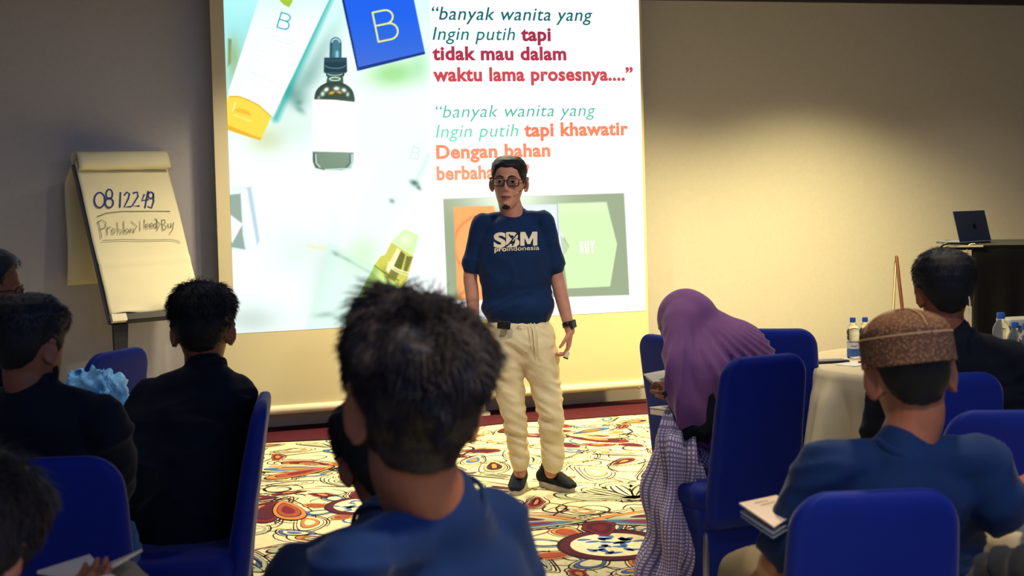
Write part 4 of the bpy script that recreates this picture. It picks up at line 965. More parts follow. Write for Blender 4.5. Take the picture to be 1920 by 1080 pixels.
def person(label, head, neck, byaw=0, hyaw=0, hpitch=0, hroll=0, s=1.0, hips=None, hips_px=None, sh=(.170, .085), shift=0.0, over=None, long=False, shirt=M_NAVY, skin=M_SKIN2, trou=M_DKTROU,
           vox=.005, fold=.010, legs='seat', legyaw=None, hands=True, face=0.0, seed=0.0, ears=(1, 1), thick=1.0, group=None, seat_z=.56, tw=1.0, earbig=1.0, neck_r=.056, hs=1.0, hem=1.0):
    p = Person(); p.s = s * hs; p.nr = neck_r / hs; over = over or {}
    p.hc = P(*head); r = math.radians
    p.hR = rz(r(hyaw)) @ rx(r(hpitch)) @ ry(r(hroll)); p.bR = rz(r(byaw)); bR = p.bR
    C7 = P(*neck); p.C7 = C7
    hp = Vector(hips) if hips else (P(*hips_px) if hips_px else Vector((C7.x, C7.y, seat_z)) + bR @ Vector((0, -.02, 0))); hp.z = seat_z if not over.get('keepz') else hp.z
    p.hp = hp
    p.root = empty('person', (hp.x, hp.y, 0), 0, label, 'person', group)
    J = {}
    for sd, n_ in ((-1, 'L'), (1, 'R')):
        J['sh' + n_] = C7 + bR @ Vector((sd * sh[0], .015, -sh[1] - sd * shift)) * s
        J['el' + n_] = J['sh' + n_] + bR @ Vector((sd * .05, .06, -.28)) * s
        J['wr' + n_] = J['el' + n_] + bR @ Vector((-sd * .10, .22, -.02)) * s
    for k, v in over.items():
        if isinstance(v, (tuple, list, Vector)): J[k] = P(*v) if not isinstance(v, Vector) else v
    p.J = J
    ch = C7 + (hp - C7) * .36 + bR @ Vector((0, .02, 0)); bl = C7 + (hp - C7) * .72 + bR @ Vector((0, -.015, 0))
    right = bR @ Vector((1, 0, 0)); t_ = thick * s; q = tw * s
    # ---- shirt
    b = MB()
    b.tube([J.get('bot', hp + Vector((0, 0, -.06))), J.get('bot2', hp + (bl - hp) * .12), bl, ch, C7 + bR @ Vector((0, .015, -.085)) * s, C7 + bR @ Vector((0, .0, -.02)) * s, C7 + (p.hc - C7) * .04], [(.17 * q * hem, .125 * t_ * hem), (.185 * q * (hem + 1) / 2, .135 * t_ * (hem + 1) / 2), (.180 * q, .128 * t_), (.190 * q, .126 * t_), (.150 * q, .100 * t_), (.084 * q, .074 * t_), ((neck_r + .005) * s, (neck_r + .004) * s)], n=30, side=right)
    for n_ in 'LR':
        shj, el_, wr = J['sh' + n_], J['el' + n_], J['wr' + n_]
        b.tube([C7 + bR @ Vector((0, .0, -.035)) * s, C7 + (shj - C7) * .55 + Vector((0, 0, -.004 * s)), shj], [.050 * t_, .050 * t_, .050 * t_], n=16)
        e = el_ if long else shj + (el_ - shj) * .80
        pts = [shj + (C7 - shj) * .15, shj, shj + (e - shj) * .5, e]; rad = [.052 * t_, .060 * t_, .062 * t_, .058 * t_ if long else .066 * t_]
        if long: pts += [el_ + (wr - el_) * .5, el_ + (wr - el_) * .92]; rad += [.054 * t_, .042 * t_]
        b.tube(pts, rad, n=18)
    me = remesh(b, .010 * s, 5); ff = folds(fold, 6, 6, 9, seed); displace(me, lambda co, no: ff(co, no) * np.clip((np.linalg.norm(co - np.array(C7), axis=1) - .09) / .12, 0, 1)); p.shirt_me = me
    p.shirt = link('shirt', me, shirt, p.root, False); 
    # ---- collar ring
    nd = (p.hc + p.hR @ Vector((0, -.03, -.09)) * s - C7).normalized(); cc = C7 - nd * .010; a1 = nd.orthogonal().normalized()
    a1 = (right - nd * right.dot(nd)).normalized(); a2 = nd.cross(a1)
    b = MB(); K = 36; rings = []
    for k in range(K):
        t = 2 * PI * k / K; cdir = a1 * math.cos(t) + a2 * math.sin(t); c = cc + cdir * ((neck_r + .008) * s) + nd * (.006 if math.sin(t) < 0 else -.022 * math.sin(t)) * s
        rings.append([c + (cdir * math.cos(u) * .0045 + nd * math.sin(u) * .009) * s for u in [2 * PI * i / 8 for i in range(8)]])
    b.loft(rings + [rings[0]], cap=False); b.build('collar', shirt, p.root, True)
    me.transform(wm(p.root).inverted())
    # ---- body: head, neck, trunk, arms, hands in one skin
    b = MB(); zg, ag = head_grid(110 if face else 60, 140 if face else 80); pos = head_pts(zg, ag, face)
    b.loft([[p.hc + p.hR @ (Vector(pos[i, j]) * p.s) for j in range(pos.shape[1])] for i in range(pos.shape[0])])
    for sd, on in ((-1, ears[0]), (1, ears[1])):
        if on: ear(b, p.hc, p.hR, p.s, sd, earbig)
    b.tube([C7 + bR @ Vector((0, .01, -.08)) * s, C7 + bR @ Vector((0, .012, -.02)) * s, p.hc + p.hR @ Vector((0, -.012, -.085)) * s, p.hc + p.hR @ Vector((0, -.02, -.03)) * s], [.056 * s, (neck_r + .002) * s, neck_r * s, (neck_r - .004) * s], n=22)
    b.tube([hp, bl, ch, C7 + bR @ Vector((0, .015, -.10)) * s], [(.13 * q, .09 * t_), (.13 * q, .085 * t_), (.125 * q, .075 * t_), (.07 * q, .05 * t_)], n=20, side=right)
    for sd, n_ in ((-1, 'L'), (1, 'R')):
        shj, el_, wr = J['sh' + n_], J['el' + n_], J['wr' + n_]
        b.tube([C7 + (shj - C7) * .5 + Vector((0, 0, -.05)), shj + Vector((0, 0, -.012)), shj + (el_ - shj) * .5, el_, el_ + (wr - el_) * .35, wr], [.028 * s, .036 * s, .040 * s, .037 * s, .036 * s, (.026 * s, .022 * s)], n=16)
        if hands:
            hd = J.get('hd' + n_, (wr - el_).normalized() + Vector((0, 0, -.15))); hn = J.get('hn' + n_, Vector((0, 0, -1)))
            hand(b, wr, hd, hn, J.get('hs' + n_, -sd) if False else (1 if n_ == 'R' else -1), s, over.get('curl', .55))
    if legs == 'stand':
        for n_ in 'LR': b.tube([hp + (J['hip' + n_] - hp) * .5, J['hip' + n_], J['kn' + n_], J['an' + n_] + Vector((0, 0, .08)), J['an' + n_]], [.07, .065, .045, .038, .034], n=14)
    me = remesh(b, vox, 2 if face else 3, .4); p.body = link('body', me, skin, p.root, True)
    # ---- trousers and shoes
    if legs == 'seat':
        ly = rz(r(legyaw if legyaw is not None else byaw)); b = MB()
        for sd, n_ in ((-1, 'L'), (1, 'R')):
            h = hp + ly @ Vector((sd * .09, .02, -.02)); kn = J.get('kn' + n_, Vector((hp.x, hp.y, 0)) + ly @ Vector((sd * .14, .46, .53))); an = J.get('an' + n_, Vector((kn.x, kn.y, .10)) + ly @ Vector((0, -.02, 0)))
            b.tube([hp + Vector((0, 0, -.01)), h, h + (kn - h) * .5, kn, kn + (an - kn) * .5, an], [(.10, .08), (.09, .08), .078, .066, .062, .056], n=16)
            sh_ = MB(); f = ly @ Vector((0, 1, 0)); 
            a0 = Vector((an.x, an.y, 0)); g = lambda u, z: a0 + f * u + Vector((0, 0, z))
            sh_.tube([g(-.05, .045), g(.02, .045), g(.12, .035), g(.19, .03)], [(.036, .042), (.040, .042), (.044, .033), (.034, .024)], n=14, side=ly @ Vector((1, 0, 0))); sh_.build('shoe', M_BLK, p.root, True)
        me = remesh(b, .014, 4); displace(me, folds(.008, 8, 8, 8, seed + 4)); link('trousers', me, trou, p.root, True)
    return p
ZL_SHORT = ([0, .6, .95, 1.25, 1.45, 1.6, 1.9, 2.2, 2.6, 3.2], [.070, .066, .050, .020, -.018, .004, .006, -.045, -.078, -.088])

# ---- man D: large head in the foreground
D = person('man in a blue T-shirt with tousled dark hair, largest head in the centre foreground', (776, 760, 2.05), (824, 955, 2.10), byaw=38, hyaw=17, hpitch=5, hroll=4, s=1.0, hs=1.05, sh=(.172, .085), shift=-.035, shirt=M_NAVY, skin=M_SKIN,
           vox=.004, fold=.008, seed=2.0, over={'shR': P(925, 990, 2.22), 'shL': P(650, 1080, 1.94)}, earbig=1.35, neck_r=.062)
add_hair(D, 'hair', M_HAIRB, base=.017, top=.016, zl=([0, .6, .95, 1.25, 1.45, 1.6, 1.85, 2.1, 2.45, 3.2], [.05, .05, .04, .02, -.01, .016, .010, -.046, -.070, -.076]), nstr=16000, slen=.045, sr=.0013, lump=.017, rise=.34, seed=3, tuft=.55)
# ---- man E: behind D's ear
E = person('man in a dark navy T-shirt bowing his head behind the largest foreground head', (712, 862, 2.95), (722, 985, 2.86), byaw=22, hyaw=22, hpitch=-12, hroll=-8, s=1.0, sh=(.185, .085), shirt=M_NAVY2, skin=M_SKIN2, vox=.005, fold=.008, seed=5.0)
add_hair(E, 'hair', M_HAIR, base=.013, top=.012, zl=([0, .6, .95, 1.25, 1.45, 1.6, 1.85, 2.1, 2.45, 3.2], [.06, .06, .04, .02, -.01, .012, .004, -.045, -.070, -.078]), nstr=3500, slen=.02, sr=.0011, seed=6)
# ---- man A: left, black long sleeve
A = person('man with thinning hair in a black long-sleeved shirt at the left', (57, 652, 3.62), (66, 722, 3.62), byaw=-8, hyaw=-24, hpitch=-5, s=1.0, sh=(.180, .095), shirt=M_BLACK, skin=M_SKIN2, long=True, fold=.010, seed=8.0, hips_px=(85, 1010, 3.75), over={'elR': P(215, 905, 3.75), 'wrR': P(190, 930, 3.95), 'elL': P(-110, 920, 3.75), 'wrL': P(-60, 920, 4.0), 'knR': P(140, 1070, 4.15)}, tw=1.02, thick=1.0)
add_hair(A, 'hair', M_HAIR, base=.014, top=.010, zl=([0, .6, .95, 1.25, 1.45, 1.6, 1.9, 2.2, 2.6, 3.2], [.075, .070, .050, .020, -.018, .008, .008, -.030, -.048, -.054]), nstr=4500, slen=.022, sr=.0010, seed=9)
# ---- man B: profile with glasses at the left edge
B_ = person('man with glasses in profile at the left edge facing the screen', (-22, 548, 4.45), (-38, 650, 4.5), byaw=-50, hyaw=-72, s=1.0, shirt=M_BLACK, skin=M_SKIN2, face=1.0, vox=.005, seed=11.0, long=True)
add_hair(B_, 'hair', M_HAIR, base=.016, top=.010, nstr=600, slen=.02, sr=.0013, seed=12)
g = empty('glasses', B_.hc, 0, 'glasses worn by the man in profile at the left edge', 'glasses'); Hb = lambda x, y, z: B_.hc + B_.hR @ Vector((x, y, z))
for sd in (-1, 1):
    b = MB(); rg = [Hb(sd * .034 + .025 * math.cos(t), .102 - .02 * abs(math.cos(t)) * (1 if math.cos(t) * sd > 0 else 0), -.001 + .018 * math.sin(t)) for t in [2 * PI * i / 20 for i in range(21)]]; b.tube(rg, .0024, n=6, sub=1); b.build('lens_rim', M_BLK, g, True)
    b = MB(); b.tube([Hb(sd * .060, .085, .006), Hb(sd * .076, .05, .006), Hb(sd * .080, .0, .004)], .0022, n=6); b.build('temple_arm', M_BLK, g, True)
b = MB(); b.tube([Hb(-.009, .102, .003), Hb(0, .107, .005), Hb(.009, .102, .003)], .002, n=6); b.build('bridge', M_BLK, g, True)
# ---- man C: black shirt, before the screen
C_ = person('young man in a loose black T-shirt seated in front of the screen at left', (381, 622, 4.72), (384, 690, 4.68), byaw=22, hyaw=4, hpitch=-3, s=1.1, hs=1.04, sh=(.165, .095), shirt=M_BLACK, skin=M_SKIN2, long=True, fold=.012, seed=14.0, hips_px=(352, 985, 4.70), over={'elL': P(256, 900, 4.5), 'wrL': P(242, 935, 4.7), 'shR': P(443, 742, 4.74), 'elR': P(448, 880, 4.78), 'wrR': P(380, 930, 5.0)}, tw=1.04, thick=1.08, legyaw=10, earbig=1.1)
add_hair(C_, 'hair', M_HAIR, base=.014, top=.014, nstr=5000, slen=.034, sr=.0011, seed=15, rise=.8, lump=.004)
# ---- man H: knitted cap
H = person('man in a brown knitted cap and navy T-shirt leaning on the right table', (1705, 702, 3.06), (1694, 845, 3.03), byaw=4, hyaw=2, hpitch=-6, hroll=-4, s=1.06, sh=(.175, .075), shirt=M_NAVY, skin=M_SKIN, vox=.0045, fold=.009, seed=17.0, hips_px=(1668, 1100, 3.30), trou=M_KHAKI,
           over={'elL': P(1463, 1045, 3.10), 'wrL': P(1440, 1070, 3.32), 'elR': P(1880, 965, 3.05), 'wrR': P(1930, 905, 3.35), 'knL': P(1392, 1075, 3.62), 'shL': P(1550, 880, 3.03), 'shR': P(1838, 868, 3.04)}, earbig=1.2, tw=1.0)
add_hair(H, 'hair', M_HAIR, base=.006, top=.0, zl=([0, .6, .95, 1.25, 1.45, 1.6, 1.9, 2.2, 2.6, 3.2], [.070, .066, .050, .020, -.018, .004, .006, -.036, -.054, -.060]), nstr=3500, slen=.008, sr=.0010, seed=18)
# ---- man I: earphones
I_ = person('man in a black T-shirt with a white earphone wire in front of the black desk', (1770, 552, 4.60), (1790, 630, 4.58), byaw=-6, hyaw=0, hpitch=-4, s=1.02, sh=(.18, .085), shirt=M_BLACK, skin=M_SKIN2, fold=.010, seed=20.0, tw=1.1, hips_px=(1840, 860, 4.72), thick=1.1)
add_hair(I_, 'hair', M_HAIR, base=.018, top=.012, zl=([0, .6, .95, 1.25, 1.45, 1.6, 1.9, 2.2, 2.6, 3.2], [.070, .066, .050, .020, -.018, .012, .012, -.022, -.050, -.060]), nstr=4500, slen=.022, sr=.0010, seed=21, rise=.6)
b = MB(); b.tube([P(1817, 557, 4.5), P(1818.5, 572, 4.46), P(1815, 590, 4.46), P(1813, 602, 4.44)], .0022, n=6); b.ell(P(1816, 556, 4.53), (.006, .006, .008)); tag(b.build('earphone_wire', M_WIRE), 'white earphone wire hanging from the right ear of the man before the black desk', 'earphone')
# ---- person F: lower left corner
F_ = person('person with dark tousled hair in the lower left corner holding a notebook', (-62, 1045, 2.05), (-50, 1190, 2.0), byaw=-15, hyaw=-12, hpitch=-22, s=1.0, shirt=M_NAVY2, skin=M_SKIN, fold=.008, seed=23.0, trou=M_KHAKI, over={'elR': P(60, 1300, 2.2), 'wrR': P(62, 1122, 2.56), 'hdR': P(140, 1105, 2.62) - P(62, 1122, 2.56), 'hnR': Vector((0, 0, 1)), 'knR': P(222, 1110, 2.95), 'elL': P(-250, 1250, 2.2), 'wrL': P(-60, 1150, 2.6)})
add_hair(F_, 'hair', M_HAIRB, base=.022, top=.014, zl=([0, .6, .95, 1.25, 1.45, 1.6, 1.85, 2.1, 2.45, 3.2], [.05, .05, .04, .02, -.01, -.02, -.03, -.060, -.088, -.104]), nstr=8000, slen=.045, sr=.0010, lump=.007, seed=24, tuft=.3)
# ---- knitted cap of H
def kufi():
    root = empty('knitted_cap', H.hc, 0, 'brown knitted prayer cap worn by the man at the right', 'cap'); hR = H.hR; s = H.s
    tilt = rx(math.radians(-4)); N = 200; hh = .056
    M_K = bpy.data.materials.new('brown_knit'); M_K.use_nodes = True; nt = M_K.node_tree; bs = nt.nodes['Principled BSDF']; bs.inputs['Roughness'].default_value = .85; bs.inputs['Specular IOR Level'].default_value = .15
    tc = nt.nodes.new('ShaderNodeTexCoord'); vo = nt.nodes.new('ShaderNodeTexVoronoi'); vo.inputs['Scale'].default_value = 150
    nt.links.new(tc.outputs['Object'], vo.inputs['Vector']); rp = nt.nodes.new('ShaderNodeValToRGB'); rp.color_ramp.elements[0].color = lin((160, 120, 90)) + (1,); rp.color_ramp.elements[1].color = lin((100, 70, 50)) + (1,); rp.color_ramp.elements[0].position = .15; rp.color_ramp.elements[1].position = .5
    nt.links.new(vo.outputs['Distance'], rp.inputs[0]); nt.links.new(rp.outputs[0], bs.inputs['Base Color'])
    bp = nt.nodes.new('ShaderNodeBump'); bp.inputs['Strength'].default_value = .8; bp.inputs['Distance'].default_value = .003; bp.invert = True; nt.links.new(vo.outputs['Distance'], bp.inputs['Height']); nt.links.new(bp.outputs[0], bs.inputs['Normal'])
    def T(x, y, z): return H.hc + hR @ (tilt @ Vector((x, y, z)) * s)
    # lumpy knit: rows of beads
    def ring(r, z, n=N, amp=0.0, ph=0.0, dent=0.0): return [T((r + amp * math.sin(34 * t + ph)) * .985 * math.cos(t), -.007 + (r + amp * math.sin(34 * t + ph)) * 1.19 * math.sin(t), z + dent * math.cos(t) * 0) for t in [2 * PI * k / n for k in range(n)]]
    z0 = .018; rows = [ring(.0905, z0, amp=.0), ring(.0935, z0 + .001)]
    for k in range(18): rows.append(ring(.0935 - .001 * (k / 18), z0 + .004 + hh * k / 18, amp=.0009, ph=PI * (k % 2)))
    rows += [ring(.0925, z0 + hh + .004), ring(.0890, z0 + hh + .002)]
    b = MB(); b.loft(rows, cap=False); o = b.build('cap_band', M_K, root, True); md = o.modifiers.new('s', 'SOLIDIFY'); md.thickness = .003; md.offset = -1
    rows = []
    for k in range(26):
        f = k / 25; r_ = .0915 * math.cos(f * PI / 2 * .985); z = z0 + hh + .002 + .054 * math.sin(f * PI / 2)
        rows.append(ring(r_, z, amp=.0009 * (r_ / .09), ph=PI * (k % 2)))
    b = MB(); b.loft(rows); b.build('cap_crown', M_K, root, True)
    M_S = mat('tan_knit_seam', (186, 150, 106), .8)
    b = MB(); q = ring(.0925, z0 + hh + .003, 64); b.loft([[c + Vector((.0022 * math.cos(u), .0022 * math.cos(u) * .3, .0022 * math.sin(u))) for u in [PI * i / 3 for i in range(6)]] for c in q + [q[0]]], cap=False); b.build('rim_seam', M_S, root, True)
    for an in (.15, PI * .55):
        pts = [T(.0925 * .985 * math.cos(an) * c_, -.007 + .0925 * 1.19 * math.sin(an) * c_, z0 + hh + .004 + .055 * math.sqrt(max(0, 1 - c_ * c_))) for c_ in np.linspace(-.97, .97, 15)]
        b = MB(); b.tube(pts, .0017, n=6, sub=2); b.build('crown_seam', M_S, root, True)
kufi()
# ================================================================= woman in a purple headscarf
def woman():
    Dp = 5.35; hc = P(1291, 606, 5.67); hips = Vector((P(1372, 900, 5.60).x, P(1372, 900, 5.60).y, .56))
    root = empty('person', (hips.x, hips.y, 0), 0, 'woman in a purple headscarf and checked skirt bending over her papers', 'person')
    by = math.radians(58); fw = Vector((-math.sin(by), math.cos(by), 0)); rt = Vector((math.cos(by), math.sin(by), 0))
    # body in one skin
    b = MB(); hR = rz(math.radians(62)) @ rx(math.radians(-38)); zg, ag = head_grid(60, 80); pos = head_pts(zg, ag, 1.0)
    b.loft([[hc + hR @ Vector(pos[i, j]) for j in range(pos.shape[1])] for i in range(pos.shape[0])])
    nk = P(1345, 668, 5.64); hl = P(1262, 727, 5.44); 
    b.tube([hc + hR @ Vector((0, -.03, -.07)), nk], .05, n=14); b.tube([hips, P(1385, 760, 5.62), nk], [.12, .13, .09], n=18, side=rt)
    for (s0, e0, w0) in ((P(1335, 700, 5.47), P(1310, 810, 5.34), P(1268, 742, 5.42)), (P(1370, 690, 5.77), P(1330, 800, 5.82), P(1275, 750, 5.72))):
        b.tube([nk, s0, e0, w0], [.05, .045, .036, .024], n=12); 
        hand(b, w0, (P(1250, 722, 5.47) - P(1268, 742, 5.42)), Vector((-.3, .3, -1)), 1, .92, .9)
    link('body', remesh(b, .005, 2, .4), M_SKIN2, root, True)
    # dark blouse
    b = MB(); b.tube([hips + Vector((0, 0, -.02)), P(1385, 800, 5.62), P(1375, 720, 5.64), nk], [(.17, .14), (.165, .14), (.17, .13), (.09, .08)], n=22, side=rt)
    for (s0, e0, w0) in ((P(1335, 700, 5.47), P(1310, 815, 5.34), P(1272, 752, 5.41)), (P(1370, 690, 5.77), P(1330, 800, 5.82), P(1285, 762, 5.72))): b.tube([nk, s0, e0, w0], [.06, .06, .055, .04], n=14)
    me = remesh(b, .011, 4); displace(me, folds(.006, 8, 8, 8, 2)); link('blouse', me, M_BLACK, root, True)
    # headscarf: smooth drape over head, shoulders and back
    b = MB(); b.ell(hc + Vector((.0, 0, .008)), (.102, .126, .136), hR, 28, 20)
    b.tube([P(1288, 612, 5.65), P(1330, 640, 5.64), P(1372, 672, 5.62), P(1392, 722, 5.62), P(1372, 790, 5.58)], [(.09, .11), (.115, .15), (.14, .18), (.14, .18), (.12, .15)], n=26, side=fw)
    b.tube([P(1283, 600, 5.62), P(1284, 650, 5.56), P(1287, 710, 5.48), P(1300, 765, 5.44), P(1322, 812, 5.42)], [(.085, .09), (.082, .11), (.078, .14), (.080, .15), (.065, .13)], n=24, side=fw)
    b.tube([P(1310, 650, 5.62), P(1330, 730, 5.52), P(1345, 790, 5.50)], [(.10, .14), (.13, .18), (.10, .16)], n=22, side=fw)
    me = remesh(b, .010, 14, .5)
    def fn(co, no):
        out = np.empty(len(co))
        for i, c in enumerate(co):
            px, py = proj(c); f = min(1, max(0, (py - 600) / 90))
            v = (px - 1285) / (14 + .28 * max(0, py - 600)) + .4 * noise.noise(Vector(c) * 4)
            a = math.sin(v * 4.6 + 1.4 * noise.noise(Vector(c) * 2.5)); out[i] = f * .011 * (1 - abs(a) * 1.6) + .004 * noise.noise(Vector(c) * 9)
        return out
    displace(me, fn); link('headscarf', me, M_PURPLE, root, True)
    # checked skirt
    mk = bpy.data.materials.new('checked_skirt_cloth'); mk.use_nodes = True; nt = mk.node_tree; bs = nt.nodes['Principled BSDF']; bs.inputs['Roughness'].default_value = .85
    tc = nt.nodes.new('ShaderNodeUVMap'); sx = nt.nodes.new('ShaderNodeSeparateXYZ'); nt.links.new(tc.outputs[0], sx.inputs[0]); ms = []
    for k in range(2):
        m1 = nt.nodes.new('ShaderNodeMath'); m1.operation = 'MULTIPLY'; m1.inputs[1].default_value = 2 * PI / .0115; nt.links.new(sx.outputs[k], m1.inputs[0])
        m2 = nt.nodes.new('ShaderNodeMath'); m2.operation = 'SINE'; nt.links.new(m1.outputs[0], m2.inputs[0]); m3 = nt.nodes.new('ShaderNodeMath'); m3.operation = 'GREATER_THAN'; m3.inputs[1].default_value = .25; nt.links.new(m2.outputs[0], m3.inputs[0]); ms.append(m3)
    ad = nt.nodes.new('ShaderNodeMath'); ad.operation = 'MAXIMUM'; nt.links.new(ms[0].outputs[0], ad.inputs[0]); nt.links.new(ms[1].outputs[0], ad.inputs[1])
    mx = nt.nodes.new('ShaderNodeMixRGB'); mx.inputs[1].default_value = lin((206, 196, 212)) + (1,); mx.inputs[2].default_value = lin((118, 104, 144)) + (1,); nt.links.new(ad.outputs[0], mx.inputs[0]); nt.links.new(mx.outputs[0], bs.inputs['Base Color'])
    cen = [P(1362, 880, 5.54), P(1318, 838, 5.50), P(1282, 812, 5.46), P(1272, 860, 5.42), P(1268, 940, 5.40), P(1262, 1020, 5.38), P(1256, 1085, 5.38)]; cen.append(Vector((cen[-1].x, cen[-1].y, .02)))
    rad = [(.12, .16), (.10, .15), (.085, .14), (.088, .15), (.085, .15), (.095, .16), (.10, .17), (.11, .18)]
    N = 90; rows = []; L = 0; tot = []
    for i in range(len(cen) - 1):
        for k in range(9):
            t = k / 9; c = cen[i].lerp(cen[i + 1], t); ra = [rad[i][q] * (1 - t) + rad[i + 1][q] * t for q in (0, 1)]; rows.append((c, ra))
    rows.append((cen[-1], rad[-1])); out = []
    for r_, (c, ra) in enumerate(rows):
        a = rows[max(r_ - 3, 0)][0]; d = rows[min(r_ + 3, len(rows) - 1)][0]; tn = (d - a).normalized(); s_ = Vector((1, 0, 0)); s_ = (s_ - tn * s_.dot(tn)).normalized(); u_ = tn.cross(s_)
        f = r_ / len(rows); ring = []
        for j in range(N):
            t = 2 * PI * j / N; w_ = math.sin(5 * t + f * 5 + 1) * .6 + math.sin(9 * t - f * 7) * .4 + .3 * math.sin(14 * t + f * 9); am = .016 + .03 * f
            w_ += .5 * math.sin(f * 26 + 2 * t); ring.append(c + s_ * math.cos(t) * (ra[0] + am * w_) + u_ * math.sin(t) * (ra[1] + am * w_))
        out.append(ring)
    b = MB(); b.loft(out, cap=False); me = b.mesh(); uv = me.uv_layers.new(name='UVMap')
    nr = len(out); lens = [0]
    for i in range(1, nr): lens.append(lens[-1] + (rows[i][0] - rows[i - 1][0]).length)
    fi = 0
    for pl_ in me.polygons:
        i = fi // N; j = fi % N; fi += 1
        for li, (ii_, jj_) in zip(pl_.loop_indices, ((i, j), (i, j + 1), (i + 1, j + 1), (i + 1, j))): uv.data[li].uv = (jj_ / N * .80, lens[ii_])
    o = link('checked_skirt', me, mk, root); me.transform(wm(root).inverted()); md = o.modifiers.new('s', 'SOLIDIFY'); md.thickness = .004; md.offset = -1
    for (x, y) in ((cen[-1].x - .05, cen[-1].y + .02), (cen[-1].x + .08, cen[-1].y + .05)):
        b = MB(); b.tube([(x + .05, y, .04), (x, y + .02, .04), (x - .09, y + .07, .032)], [(.034, .035), (.038, .036), (.030, .024)], n=12); b.build('shoe', M_BLK, root, True)
    b = MB(); b.tube([P(1246, 745, 5.38), P(1249, 735, 5.38), P(1256, 726, 5.39)], .004, n=8); b.ell(P(1247, 738, 5.38), (.012, .006, .010)); tag(b.build('pen', M_BLK), 'black pen held in the hand of the woman in purple', 'pen')
woman()

